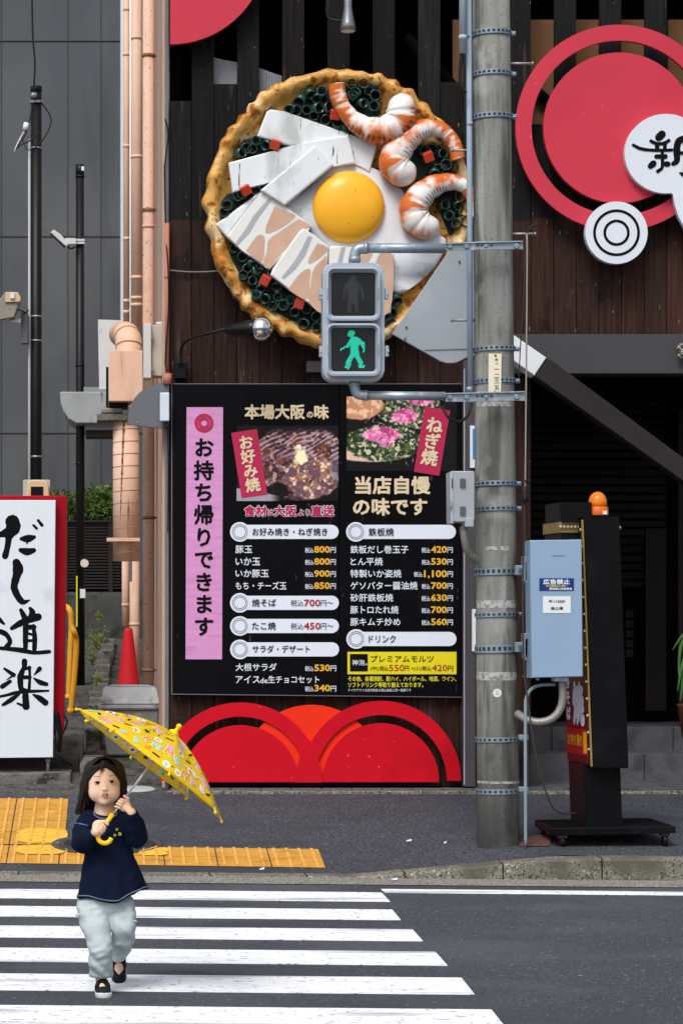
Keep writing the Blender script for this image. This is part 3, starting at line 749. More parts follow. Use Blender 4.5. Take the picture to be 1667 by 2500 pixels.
chars([([(216, 1405), (216, 1465)], [50, 46]), ([(205, 1475), (180, 1545), (185, 1645)], [40, 54, 44]), ([(258, 1455), (262, 1550), (255, 1665)], [26, 24, 30]), ([(190, 1545), (262, 1545)], 36), ([(212, 1475), (265, 1462)], 26), ([(190, 1640), (258, 1668)], 26),
       ([(-60, 1725), (60, 1700), (190, 1672), (425, 1662)], [22, 26, 32, 18]), ([(222, 1670), (230, 1800)], [54, 62]), ([(155, 1772), (240, 1805)], [18, 30]), ([(42, 1470), (122, 1525)], [22, 40]), ([(115, 1530), (66, 1565)], [20, 10]), ([(22, 1625), (92, 1580)], [42, 30]),
       ([(348, 1470), (300, 1525)], [42, 10]), ([(296, 1552), (350, 1588), (408, 1605)], [12, 44, 34]), ([(28, 1785), (100, 1740), (170, 1690)], [24, 42, 20]), ([(292, 1696), (345, 1725), (398, 1765)], [16, 50, 56])])
for px in (118, -150):
    f = MB().ptube([(px, 1853, SY - .02), (px, 1886, SY - .02)], .013, 12).build('foot', GALV, t)
    MB().pbox(px - 16, 1886, px + 40, 1891, SY - .05, SY + .05, .003).build('foot_plate', GALV, f)
    MB().ptube([(px, 1852, SY - .02), (px, 1862, SY - .02)], .02, 12).build('collar', GALV, f)
mb = MB(); mb.ptube([(134, 1760, SY), (141, 1800, SY - .1), (137, 1830, SY - .1), (150, 1850, SY - .1), (175, 1868, SY)], .012, 8, curve=5); mb.ptube([(157, 1745, SY), (164, 1760, SY), (160, 1780, SY), (155, 1785, SY)], .008, 8, curve=5); mb.ptube([(136, 1740, SY), (145, 1790, SY), (140, 1835, SY)], .03, 8, curve=5)
mb.build('cable', BLKM, t)
t = thing('sign_plinth', 'low grey concrete plinth and steps under the red and white sign', 'plinth', W(20, 1925, 20.25))
MB().box(W(-190, 0, 20.25).x, W(173, 0, 20.25).x, 20.25, 20.95, .28, zpx(1889, 20.25), .008).build('slab', OLDC, t)
MB().box(W(-190, 0, 20.9).x, W(193, 0, 20.9).x, 20.95, 21.4, .3, zpx(1850, 20.95), .008).build('step', DWALL, t)
MB().box(W(-190, 0, 20.9).x, W(203, 0, 21.4).x, 21.4, 22.0, .3, zpx(1803, 21.4), .008).build('step', OLDC, t)
# yellow barriers
YEL = mat('barrier_yellow', 'e0a02e', .45, var=.06, vs=8, spots=(('a0772e', 30, .66, .74),))
def barrier(pts, lab):
    b = thing('barrier', lab, 'barrier', W(pts[-1][0], pts[-1][1], pts[-1][2]), 'yellow pipe barriers behind the sign')
    MB().ptube(pts, .028, 16, curve=6).build('rail', YEL, b); MB().tube([W(*pts[-1]), W(*pts[-1]) + Vector((0, 0, .05))], .034, 16).build('sleeve', YEL, b)
barrier([(160, 1480, 26), (171, 1490, 25.9), (175, 1520, 25.9), (172, 1600, 25.9), (168, 1708, 25.9)], 'farther yellow bent pipe barrier, closer to the red sign edge')
barrier([(176, 1531, 25.4), (178, 1535, 24.7), (187, 1565, 24.7), (183, 1640, 24.7), (173, 1742, 24.7)], 'nearer yellow bent pipe barrier with a worn top')
# back wall, louvre planter, hedge
t = thing('low_wall', 'stained low concrete wall at the back of the alley under the black louvre', 'wall', (-.4, 32, 1.4))
MB().box(-6, .40, 32, 32.3, 1.2, zpx(1452, 32), .01).build('wall', DWALL, t)
t = thing('louvre_screen', 'black slatted screen below the hedge at the back of the alley', 'screen', W(215, 1440, 32.1))
LOU = mat('louvre_black', '232120', .6, var=.1)
mb = MB()
for i in range(22): mb.pbox(60, 1278 + i * 7.4, 330, 1282.6 + i * 7.4, 32.05, 32.09)
mb.build('slats', LOU, t)
MB().pbox(60, 1270, 330, 1445, 32.12, 32.2).build('backing', BLACK, t)
mb = MB(); mb.pbox(60, 1270, 330, 1275, 32.02, 32.14); mb.pbox(266, 1275, 276, 1445, 32.03, 32.12); mb.pbox(160, 1275, 166, 1445, 32.03, 32.12); mb.build('frame', LOU, t)
def leaves(mb, c, r, n, size, seed=1, stretch=(1, 1, 1)):
    rd = random.Random(seed)
    for _ in range(n):
        while True:
            v = Vector((rd.uniform(-1, 1), rd.uniform(-1, 1), rd.uniform(-1, 1)))
            if v.length < 1 and v.length > .35: break
        p = Vector(c) + Vector((v.x * r[0], v.y * r[1], v.z * r[2]))
        dr = (v * .6 + Vector((rd.uniform(-1, 1), rd.uniform(-1, 1), rd.uniform(-.4, 1)))).normalized(); sd = dr.orthogonal().normalized(); sd.rotate(Matrix.Rotation(rd.uniform(0, 6.28), 3, dr))
        s_ = size * rd.uniform(.7, 1.3); nn = dr.cross(sd) * s_ * .15
        a, b = p, p + dr * s_; m_ = p + dr * s_ * .5
        v0, v1, v2, v3 = (mb.bm.verts.new(q) for q in (a, m_ + sd * s_ * .22 + nn, b, m_ - sd * s_ * .22 + nn))
        mb.bm.faces.new((v0, v1, v2)); mb.bm.faces.new((v0, v2, v3))
LEAF = mat('hedge_leaf', '4a6330', .5, var=.5, vs=9, spots=(('88a353', 6, .52, .66), ('1f3217', 7, .52, .66)))
t = thing('hedge', 'clipped green hedge above the black louvre screen', 'hedge', W(215, 1270, 32.5))
mb = MB(); rd = random.Random(4)
for i in range(16):
    c = W(110 + i * 13, 1248 + rd.uniform(-8, 8) - (8 if i > 6 else -6), 32.5); leaves(mb, c, (.13, .3, .26), 330, .055, i)
mb.build('foliage', LEAF, t)
mb = MB()
for i in range(9): mb.tube([W(120 + i * 22, 1275, 32.5), W(118 + i * 23, 1225, 32.5)], .012, 6)
mb.build('stems', mat('stem_brown', '3b2f22', .9), t)
# block row, cone, bin
ORD = 'first second third fourth fifth sixth seventh eighth ninth tenth eleventh twelfth thirteenth'.split()
rd = random.Random(5); n = 13
for i in range(n):
    f0 = i / n; Y0 = 23.3 + 8.0 * f0; x = -.265 + .12 * f0 + rd.uniform(-.015, .015); zb = surf(0, Y0) - .02; hh = .16 + rd.uniform(-.02, .03)
    tag(MB().box(x, x + .155, Y0, Y0 + .56, zb, zb + hh, .012).build('concrete_block', OLDC), '%s mossy concrete block from the front of the row left of the cone' % ORD[i], 'block', 'concrete blocks in a row along the alley')
tag(MB().box(W(209, 0, 22.1).x, W(247, 0, 22.1).x, 22.1, 23.2, .45, zpx(1778, 22.1), .02).build('concrete_block', OLDC), 'long tilted concrete kerb block lying beside the grey bin', 'block')
mb = MB(); mb.poly([W(196, 1902, 20.6), W(250, 1902, 20.6), W(254, 1850, 20.6), W(206, 1850, 20.6), W(195, 1868, 20.6)], .4, .02); tag(mb.build('concrete_block', OLDC), 'squat concrete block right behind the head of the child', 'block')
t = thing('traffic_cone', 'red traffic cone standing behind the grey bin', 'cone', W(315, 1723, 25))
CONE = mat('cone_red', 'c4202a', .55, var=.06)
c = W(314, 1723, 25); MB().lathe([(.135, .02), (.125, .06), (.045, .70), (.04, .735), (.028, .75), (0, .75)], c, seg=32).build('body', CONE, t)
MB().box(c.x - .19, c.x + .19, c.y - .19, c.y + .19, c.z - .01, c.z + .03, .01).build('base', CONE, t)
t = thing('storage_bin', 'grey plastic storage bin with a ribbed lid in the alley', 'bin', G(318, 1838))
BIN = mat('bin_grey', '808282', .6, var=.12, vs=7, spots=(('a9abaf', 5, .56, .74), ('55524c', 9, .6, .75)))
Yb = 21.9; k_ = Yb / F
def taper(x0, x1, X0, X1, y0, y1, d0, d1, name, m, par):
    """box whose bottom and top have different widths; pixel coords at Yb"""
    mb = MB(); a = [W(x0, y1, Yb), W(x1, y1, Yb)]; b = [W(X0, y0, Yb), W(X1, y0, Yb)]
    lo = [(a[0].x, Yb - d0, a[0].z), (a[1].x, Yb - d0, a[1].z), (a[1].x, Yb + d0, a[0].z), (a[0].x, Yb + d0, a[0].z)]
    hi = [(b[0].x, Yb - d1, b[0].z), (b[1].x, Yb - d1, b[1].z), (b[1].x, Yb + d1, b[0].z), (b[0].x, Yb + d1, b[0].z)]
    vs = [mb.bm.verts.new(p) for p in lo + hi]
    for q in ((0, 1, 5, 4), (1, 2, 6, 5), (2, 3, 7, 6), (3, 0, 4, 7), (4, 5, 6, 7), (3, 2, 1, 0)): mb.bm.faces.new([vs[i] for i in q])
    bmesh.ops.bevel(mb.bm, geom=mb.bm.edges[:], offset=.012, segments=2, affect='EDGES'); return mb.build(name, m, par)
taper(262, 380, 250, 389, 1729, 1842, .20, .24, 'body', BIN, t)
BINL = mat('bin_lid', 'a6a9ad', .5, var=.15, vs=6, spots=(('666462', 6, .54, .68), ('b5b7ba', 9, .58, .7)))
ld = taper(242, 394, 241, 395, 1719, 1730, .265, .268, 'lid', BINL, t)
taper(247, 389, 254, 381, 1676, 1719, .25, .2, 'lid_dome', BINL, ld)
taper(266, 370, 268, 368, 1672, 1676.5, .16, .15, 'lid_panel', mat('bin_top', '8f9296', .5, var=.2, vs=6, spots=(('6b5a50', 4, .58, .7),)), ld)
t = thing('access_cover', 'round white patterned access cover set in the ground behind the umbrella shaft', 'cover', G(335, 1925))
c = G(335, 1925, .012); mb = MB(); mb.lathe([(0, .004), (.13, .004), (.14, 0), (.145, -.01)], c, (0, -.08, 1), 32)
mb.build('disc', mat('cover_white', 'a9abac', .6, var=.2, vs=60), t)
# weeds
WEED = mat('weed_leaf', '74873f', .6, var=.4, vs=20)
def weed(px, py, Y, hh, n, lab, seed):
    t = thing('weed', lab, 'weed', W(px, py, Y), 'weeds growing along the concrete blocks'); rd = random.Random(seed); mb = MB(); ml = MB(); b = W(px, py, Y)
    for i in range(n):
        a = rd.uniform(0, 6.28); tip = b + Vector((math.cos(a) * hh * rd.uniform(.1, .55), math.sin(a) * hh * .4, hh * rd.uniform(.5, 1)))
        mid = b.lerp(tip, .5) + Vector((0, 0, hh * .1)); mb.tube([b, mid, tip], [.004, .003, .001], 5)
        for q in range(6): leaves(ml, b.lerp(tip, .3 + .14 * q), (.025, .025, .025), 4, .026, seed * 100 + i * 10 + q)
    mb.build('stem', WEED, t); ml.build('foliage', WEED, t)
weed(236, 1582, 24.6, .19, 9, 'bushy light green weed beside the concrete blocks', 11)
weed(244, 1512, 29.5, .08, 5, 'tiny weed on the far end of the block row', 12)
weed(238, 1672, 24.2, .1, 6, 'small weed growing between the nearer concrete blocks', 13)
weed(226, 1625, 24.6, .2, 6, 'sparse pale weed at the left foot of the concrete blocks', 14)
def fbm(nx, ny, sc, seed, octv=4):
    r = np.random.RandomState(seed); out = np.zeros((ny, nx)); amp = 1; tot = 0
    for o in range(octv):
        g = r.rand(int(ny / sc * 2 ** o) + 3, int(nx / sc * 2 ** o) + 3); yy = np.arange(ny) / sc * 2 ** o; xx = np.arange(nx) / sc * 2 ** o
        y0 = yy.astype(int); x0 = xx.astype(int); fy = (yy - y0)[:, None]; fx = (xx - x0)[None]; fy = fy * fy * (3 - 2 * fy); fx = fx * fx * (3 - 2 * fx)
        a = g[y0][:, x0]; b = g[y0][:, x0 + 1]; c = g[y0 + 1][:, x0]; d_ = g[y0 + 1][:, x0 + 1]
        out += amp * ((a * (1 - fx) + b * fx) * (1 - fy) + (c * (1 - fx) + d_ * fx) * fy); tot += amp; amp *= .55
    return out / tot
# ------------------------------------------------------------------ round pancake sign
def zx(x, y): return (480 + x * .44643, 130 + y * .44643)
t = thing('pancake_sign', 'giant round savoury pancake sign with egg, prawns, pork and squid', 'sign', W(826, 848, 19.8))
FY = 19.75
CRUST = mat('crust_glaze', 'cd9a4e', .45, var=.22, vs=9, bump=.9, bs=20, spots=(('b06f1d', 5, .5, .6), ('e4c894', 4.5, .53, .62), ('8f5014', 11, .56, .64), ('4d2b12', 24, .63, .69)), coat=.2)
mb = MB(); N = 216; c0 = (826, 510); prof = [(.865, .00), (.895, -.055), (.93, -.09), (.965, -.09), (.99, -.05), (1.0, .02), (.985, .10), (.9, .15)]
rings = []; rd = random.Random(2); ph = [rd.uniform(0, 6) for _ in range(4)]
for i in range(N):
    a = 2 * math.pi * i / N; sc = 1 + .0085 * math.sin(47 * a + 2.2 * math.sin(3 * a) + 1.6 * math.sin(5 * a)) * (1 + .75 * math.sin(6 * a + 1 + math.sin(2 * a))) + .005 * math.sin(23 * a + 2 * math.sin(4 * a)) + .006 * math.sin(7 * a + ph[0]) + .006 * math.sin(13 * a + ph[1])
    row = []
    for j, (r_, y) in enumerate(prof):
        q = sc if j > 2 else 1 + .25 * (sc - 1)
        p = W(c0[0] + 326 * r_ * q * math.cos(a), c0[1] - 342 * r_ * q * math.sin(a), FY)
        row.append(mb.bm.verts.new((p.x, FY + y - (.004 * math.sin(47 * a + 2.2 * math.sin(3 * a) + 1.3 * math.sin(5 * a)) + .01 * math.sin(17 * a + j)) * (j in (2, 3, 4)), p.z)))
    rings.append(row)
for i in range(N):
    A, B = rings[i], rings[(i + 1) % N]
    for j in range(len(prof) - 1): mb.bm.faces.new((A[j], A[j + 1], B[j + 1], B[j]))
mb.bm.faces.new([r_[0] for r_ in rings][::-1]); mb.bm.faces.new([r_[-1] for r_ in rings])
mb.build('crust', CRUST, t, smooth=True)
LEEKD = mat('leek_base', '12271d', .4, var=.2, vs=12)
for pts in ([(475, 300), (560, 230), (640, 185), (720, 200), (860, 140), (1000, 150), (1005, 330), (850, 440)], [(218, 520), (260, 470), (330, 458), (470, 500), (470, 560), (230, 580)], [(122, 830), (165, 770), (350, 700), (400, 760), (150, 900)],
            [(160, 1060), (190, 1030), (700, 1400), (700, 1520), (600, 1500), (330, 1360), (200, 1200)], [(1180, 500), (1370, 500), (1470, 600), (1480, 1000), (1380, 990), (1300, 800), (1150, 640)], [(1020, 1310), (1090, 1300), (1100, 1360), (1070, 1480), (1020, 1500)]):
    MB().ppoly([zx(*p) for p in pts], FY - .02, .03, .004).build('leek_bed', LEEKD, t)
LEEK = mat('leek_tube', '1c4136', .3, var=.3, vs=8, spots=(('7f9a98', 9, .57, .68), ('0d1f18', 8, .55, .65)), coat=.4)
L1 = [(622, 220), (685, 215), (660, 245), (568, 258), (540, 312), (600, 312), (660, 300), (718, 300), (705, 360), (770, 388), (512, 304), (640, 345), (815, 410), (850, 170), (912, 168), (975, 165), (875, 215), (940, 205), (975, 232), (905, 272), (975, 288), (850, 235),
      (330, 480), (385, 500), (305, 525), (268, 520), (240, 545), (325, 740), (225, 785), (170, 835), (250, 770), (150, 870), (1285, 520), (1245, 540), (1340, 550), (1360, 612), (1318, 640), (1405, 620), (1300, 655), (1350, 830), (1430, 830), (1385, 890), (1415, 935), (1450, 870), (1470, 920), (1440, 780),
      (205, 1070), (250, 1110), (300, 1150), (275, 1175), (255, 1215), (300, 1245), (325, 1190), (375, 1215), (350, 1282), (325, 1328), (380, 1340), (445, 1335), (420, 1385), (480, 1380), (535, 1410), (600, 1400), (650, 1435), (590, 1480), (660, 1500), (520, 1355), (1090, 1345), (1050, 1470), (1060, 1405), (350, 1160), (440, 1270), (1360, 680)]
proto = []
for q in range(3):
    bm_ = MB(); r_ = .040; bm_.lathe([(r_ * .86, .05), (r_ * .86, -.034), (r_, -.036), (r_, .05)], (0, 0, 0), (0, 1, 0), 18)
    me = bpy.data.meshes.new('leek_ring'); bm_.bm.faces.ensure_lookup_table(); bm_.bm.to_mesh(me); bm_.bm.free(); me.materials.append(LEEK); proto.append(me); r_
rd = random.Random(8); base_l = t.location
for x, y in L1:
    o = bpy.data.objects.new('leek_ring', proto[0]); COL.objects.link(o); o.parent = t
    o.location = W(*zx(x, y), FY - .065 - rd.uniform(0, .03)) - base_l
    o.rotation_euler = (rd.uniform(-.5, .75) * (rd.random() < .75), 0, rd.uniform(-.6, .6) * (rd.random() < .75)); sc = rd.uniform(.85, 1.1); o.scale = (sc, sc, sc)
EGGW = mat('egg_white', 'd6dae0', .4, var=.03, vs=5, spots=(('a3a5a6', 6, .6, .72), ('8a8a88', 30, .66, .72)), coat=.15)
pts = [(470, 840), (620, 730), (760, 600), (900, 610), (1010, 650), (1110, 730), (1200, 900), (1300, 990), (1362, 1010), (1352, 1080), (1290, 1180), (1190, 1270), (1080, 1312), (900, 1200), (700, 1060), (600, 950)]
P = smooth([Vector((*zx(*p), 0)) for p in pts + pts[:1]], 5)[:-1]
MB().ppoly([(p.x, p.y) for p in P], FY - .085, .09, .03, seg=3).build('egg_white', EGGW, t, smooth=True)
mb = MB(); cy = W(*zx(830, 843), FY - .08); R = 197 * .44643 * FY / F
mb.lathe([(R * math.cos(a), .135 * math.sin(a) ** .8) for a in [i * math.pi / 2 / 14 for i in range(14)]] + [(0, .135)], cy, (0, -1, 0), 56)
mb.build('egg_yolk', mat('egg_yolk', 'f2b02a', .4, var=.05, vs=2.5, spots=(('cf8d1a', 2.4, .56, .72), ('9a6d1e', 44, .69, .74, (1.2, 1.2, .14))), coat=.2), t)
SQ = mat('squid_white', 'd9dee0', .4, var=.03, vs=4, spots=(('4f4f49', 38, .655, .70, (1.2, 1.2, .14)), ('b4b8b8', 4, .55, .7, (1, 1, .5))), coat=.1)
def slab(name, pts, Y, m, th=.07, parent=t, b=.014): return MB().ppoly([zx(*p) for p in pts], Y, th, b).build(name, m, parent)
slab('squid_slice', [(840, 442), (992, 492), (946, 650), (866, 606), (760, 560)], FY - .10, SQ)
slab('squid_slice', [(330, 455), (383, 318), (405, 305), (475, 316), (838, 440), (760, 500), (520, 506)], FY - .10, SQ)
slab('squid_slice', [(175, 597), (520, 505), (832, 442), (869, 602), (748, 620), (420, 700), (197, 762)], FY - .135, SQ)
slab('squid_slice', [(650, 498), (750, 610), (482, 832), (350, 748)], FY - .19, SQ)
PORKW = mat('pork_fat', 'dbdcd9', .4, var=.03, spots=(('c8c5bf', 4, .6, .8),), coat=.15); PORKP = mat('pork_meat', 'c3a08a', .4, var=.08, vs=6, coat=.15); PORKG = mat('pork_streak', 'a4a9ac', .4, var=.05)
def pork(outline, meat, streak, fats, Y, side=None):
    p = slab('pork_slice', outline, Y, PORKW, .08)
    mb = MB()
    for i, q in enumerate(meat): mb.ppoly([(v.x, v.y) for v in smooth([Vector((*zx(*a), 0)) for a in q + q[:1]], 4)[:-1]], Y - .002 - i * .0002)
    mb.build('meat_patch', PORKP, p)
    mb = MB(); mb.ppoly([zx(*a) for a in streak], Y - .0025); mb.build('grey_streak', PORKG, p)
slab('pork_side', [(104, 935), (350, 753), (165, 1002)], FY - .10, SQ, .05)
pork([(165, 1000), (340, 770), (358, 752), (440, 800), (630, 945), (615, 965), (398, 1182), (250, 1080)],
     [[(428, 835), (500, 868), (540, 890), (470, 950), (388, 985), (380, 950)], [(560, 905), (625, 945), (590, 965), (520, 1040), (450, 1110), (395, 1175), (365, 1150), (385, 1080), (395, 1020), (470, 965)], [(270, 1080), (330, 1000), (368, 1000), (372, 1050), (355, 1140)]],
     [(392, 795), (412, 800), (330, 910), (290, 980), (225, 1050), (212, 1040), (275, 950), (310, 890)], [], FY - .15)
pork([(404, 1212), (415, 1180), (560, 975), (585, 955), (640, 990), (722, 1055), (705, 1420), (690, 1415), (560, 1330)],
     [[(660, 1040), (715, 1062), (690, 1105), (620, 1150), (615, 1120)], [(690, 1125), (712, 1130), (700, 1410), (615, 1362), (620, 1280), (640, 1180)], [(500, 1290), (570, 1200), (620, 1180), (618, 1240), (600, 1345)]],
     [(608, 1000), (632, 1005), (590, 1110), (540, 1180), (475, 1235), (465, 1225), (540, 1130), (580, 1060)], [], FY - .19)
pork([(722, 1062), (740, 1052), (840, 1058), (1080, 1092), (1062, 1420), (1025, 1420), (860, 1420), (715, 1420)],
     [[(900, 1080), (960, 1085), (940, 1140), (900, 1180)], [(1000, 1095), (1072, 1105), (1055, 1410), (930, 1400), (960, 1200)]],
     [(790, 1060), (815, 1060), (780, 1200), (750, 1300), (735, 1300), (770, 1150)], [], FY - .17)
SHR = mat('prawn_orange', 'ffffff', .3, var=0, coat=.4, vcol=True, spots=(('4a3b30', 42, .70, .76, (1.5, 1.5, .4)),))
def prawn(path, rad, Y, tick=1):
    mb = MB(); k_ = Y / F * .44643
    P3 = smooth([Vector((*zx(x, y), r_)) for (x, y), r_ in zip(path, rad)], 16)
    n = len(P3); pts = []; rs = []
    for i, p in enumerate(P3):
        rr = p.z * k_ * .95
        if i > n - 13: rr *= math.sqrt(max(.02, 1 - ((i - (n - 13)) / 12.2) ** 2))
        if .2 < i / n < .86: rr *= 1 - .07 * abs(math.cos(i * math.pi / 13)) ** 6
        pts.append(W(p.x, p.y, Y)); rs.append(rr)
    mb.tube(pts, rs, 28); o = mb.build('prawn', SHR, t, smooth=True); me = o.data
    at = me.color_attributes.new('Col', 'FLOAT_COLOR', 'POINT'); cw, co_, cd = np.array(lin('e4e0dc')), np.array(lin('dd7a33')), np.array(lin('b9541d'))
    ctr = sum(pts, Vector()) / n; off_ = top(t).location; rd = random.Random(n); ph = rd.uniform(0, 6)
    nz = fbm(29, n + 2, 5, n, 3)
    for vi, v in enumerate(me.vertices):
        i, j = min(n - 1, vi // 28), vi % 28; p = v.co + off_ - pts[i]; od = (pts[i] - ctr); od.normalize(); q = p.dot(od) / max(rs[i], 1e-4)
        s = i / (n - 1); seg_ = .5 + .5 * math.sin(s * 26 + ph)
        am = .55 * q + .55 * (nz[i, j] - .5) * 3 + .42 * seg_ + .06 - .75 * max(0, s - .72) * 3
        if s < .22: am = .75 + (nz[i, j] - .5) * 2.4 - .2 * (abs(q) < .4)
        am = min(1, max(0, (am - .12) / .5)); c = cw * (1 - am) + (co_ * (1 - max(0, am - .75) * 2.4) + cd * max(0, am - .75) * 2.4) * am
        if (q * tick > .45 and tick > 0 or tick < 0 and q < -.35) and .36 < s < .84 and i % 3 == 0 and rd.random() < .75: c = c * .16
        at.data[vi].color = (*c, 1)
    return o
prawn([(765, 170), (775, 240), (815, 320), (890, 390), (1000, 425), (1100, 385), (1115, 300), (1080, 235)], [50, 48, 48, 62, 82, 92, 88, 62], FY - .17)
prawn([(1430, 580), (1405, 490), (1340, 420), (1240, 415), (1140, 480), (1080, 580), (1120, 645), (1200, 640)], [42, 40, 44, 58, 78, 92, 90, 60], FY - .15, -1)
prawn([(1510, 900), (1505, 800), (1460, 725), (1370, 705), (1270, 740), (1195, 820), (1195, 900), (1250, 945), (1325, 935)], [30, 34, 40, 52, 70, 85, 86, 78, 52], FY - .14, -1)
CUBE = mat('ginger_red', 'c0402e', .4, var=.1, coat=.2)
for x, y, a in ((757, 335, .1), (430, 500, .3), (268, 748, -.5), (375, 1242, .5), (562, 1368, .3), (1265, 566, -.4)):
    c = W(*zx(x, y), FY - .13); M_ = Matrix.Translation(c) @ Matrix.Rotation(a, 4, 'Y') @ Matrix.Rotation(.4, 4, 'X')
    MB().box(-.037, .037, -.03, .03, -.037, .037, .006, M_).build('ginger_cube', CUBE, t)

# ------------------------------------------------------------------ big red circle sign with name plate
t = thing('circle_sign', 'big red ring and disc sign with white name plate on the upper boards', 'sign', W(1500, 545, 19.9))
cx, cy = 1510, 312
MB().ring(cx, cy, 213, 252, 19.84, .04, n=96).build('ring', mat('red_sign', 'c3394b', .55, spec=.15, var=.06, vs=1.2, spots=(('d9707a', 30, .715, .735), ('b63042', .9, .5, .65))), t)
MB().disc(cx, cy, 184, 19.83, .05, .003, 96).build('disc', MATS['red_sign'], t)
def fxn(x, y): return (1500 + x / 7.84, 260 + y / 7.84)
pts = []
for a in range(60, 290, 6): A = math.radians(a); pts.append((1625 + 101 * math.cos(A), 375 + 97 * math.sin(A)))
pts = [p for p in pts if not (p[1] > 470 and p[0] > 1643)]
cloud = [(1642, 472)] + [(1646, 500), (1656, 532), (1672, 560), (1700, 590), (1760, 610), (1850, 560), (1850, 300), (1760, 260), (1700, 285)]
loop = [(1625 + 101 * math.cos(math.radians(a)), 375 + 97 * math.sin(math.radians(a))) for a in range(300, 79, -6)]
MB().ppoly(loop + cloud, 19.77, .06, .004).build('name_plate', WHITE, t)
mb = MB()
for s_ in (([(840, 590), (900, 530)], [150, 150]), ([(690, 660), (790, 705), (930, 705), (1030, 650)], 66), ([(805, 720), (810, 830)], [84, 84]), ([(960, 720), (950, 830)], [70, 66]), ([(350, 735), (480, 800), (650, 830), (900, 838), (1085, 830)], [56, 64, 58, 60, 60]),
           ([(905, 880), (910, 1080), (895, 1180), (820, 1238)], [62, 66, 60, 70]), ([(790, 957), (965, 955)], [80, 90]), ([(680, 1140), (735, 1090)], [110, 130]), ([(985, 1100), (1010, 1100)], [110, 110]),
           ([(1110, 1095), (1180, 1040), (1185, 900), (1185, 780), (1225, 660), (1350, 605), (1480, 600)], [80, 110, 130, 130, 130, 120, 90]), ([(1230, 890), (1480, 880)], 66), ([(1350, 900), (1345, 1300)], [80, 90]), ([(1235, 1262), (1300, 1300), (1345, 1350)], [20, 70, 50])):
    brush(mb, s_[0], s_[1], 19.766, fxn)
mb.build('lettering', INK, t)
e = MB().disc(1504, 568, 76, 19.76, .07, .004, 72).build('emblem', WHITE, t)
mb = MB(); mb.ring(1504, 568, 50.5, 57, 19.757, .01, n=72); mb.ring(1504, 568, 25.5, 32, 19.757, .01, n=60); mb.build('emblem_ring', INK, e)
# red disc top left
t = thing('red_disc_sign', 'red rounded sign panel high on the boards at the top left', 'sign', W(417, 108, 19.85))
pts = [(416, 108)] + [(416 + 237 * math.sin(math.radians(a)), -129 + 237 * math.cos(math.radians(a))) for a in range(2, 118, 4)] + [(416, -300)]
MB().ppoly(pts, 19.85, .05, .003).build('panel', MATS['red_sign'], t)
# red arches at the foot of the wall
t = thing('arch_board', 'red overlapping arches board standing at the foot of the timber wall', 'sign', W(780, 1915, 19.9))
def zq(x, y): return (400 + x * .4975, 1660 + y * .4978)
AY = 19.90
mb = MB(); pts = [zq(455, 500)] + [zq(725 + 345 * math.cos(math.radians(a)), 462 - 340 * math.sin(math.radians(a))) for a in range(180, -1, -4)] + [zq(1000, 500)]
mb.ppoly(pts, AY + .02, .02); mb.build('arch_centre', ORRED, t)
def half_disc(cx_, cy_, rx, ry, Y, base, x0=None, n=40):
    return [(cx_ - rx, base)] + [(cx_ - rx * math.cos(math.pi * i / n), cy_ - ry * math.sin(math.pi * i / n)) for i in range(n + 1)] + [(cx_ + rx, base)]
for cx_, top_, inn in ((375, 110, 222), (1065, 102, 212)):
    out = []; n = 48; R0_, R1_ = 392, 325
    for i in range(n + 1):
        a = math.pi * i / n; out.append(zq(cx_ - 392 * math.cos(a), 495 - (495 - top_) * math.sin(a)))
    inr = []
    for i in range(n + 1):
        a = math.pi * i / n; inr.append(zq(cx_ - 322 * math.cos(a), 495 - (495 - top_ - 70) * math.sin(a)))
    mb = MB(); Y = AY + (.004 if cx_ < 500 else -.004)
    for i in range(n):
        for Yq in (Y, Y + .018): mb.quad(W(*out[i], Yq), W(*out[i + 1], Yq), W(*inr[i + 1], Yq), W(*inr[i], Yq))
        mb.quad(W(*out[i], Y), W(*out[i + 1], Y), W(*out[i + 1], Y + .018), W(*out[i], Y + .018)); mb.quad(W(*inr[i], Y), W(*inr[i + 1], Y), W(*inr[i + 1], Y + .018), W(*inr[i], Y + .018))
    bmesh.ops.remove_doubles(mb.bm, verts=mb.bm.verts[:], dist=.0004); mb.build('arch_ring', RED2, t)
    mb = MB(); mb.ppoly([zq(x, y) for x, y in half_disc(cx_, 500, 285, 500 - inn, AY, 502)], AY - .012, .02, .002); mb.build('arch_disc', RED2, t)
mb = MB(); mb.ppoly([zq(660, 420), zq(672, 360), zq(712, 290), zq(750, 360), zq(772, 440), zq(780, 503), zq(640, 503)], AY - .016, .02); mb.build('arch_joint', RED2, t)

# ------------------------------------------------------------------ menu board
t = thing('menu_board', 'large black takeaway menu board with prices, food photos and pink strip', 'menu board', W(775, 1700, 19.95))
MY = 19.93
MB().ppoly([(421, 938), (827, 938), (827, 1698), (421, 1693)], MY, .05, .002).build('panel', mat('menu_black', '0a0a0d', .4, var=.15, vs=3, spec=.07, spots=(('3a3b40', 34, .70, .72, (1, 1, .3)),)), t)
MB().ppoly([(828.5, 938), (1124, 938), (1126, 1701), (828.5, 1698)], MY, .05, .002).build('panel', MATS['menu_black'], t)
mb = MB(); mb.ppoly([(419, 936), (1126, 936), (1126, 938), (419, 938)], MY - .004, .06); mb.ppoly([(419, 1693.5), (1128, 1701.5), (1128, 1703), (419, 1695.5)], MY - .004, .06); mb.ppoly([(419, 936), (421, 936), (421, 1694), (419, 1694)], MY - .004, .06); mb.build('frame', mat('frame_grey', '6a6a6e', .5), t)
Y1 = MY - .003
def A5(x, y): return (400 + x * .34875, 900 + y * .34864)
def A6(x, y): return (800 + x * .34868, 900 + y * .34864)
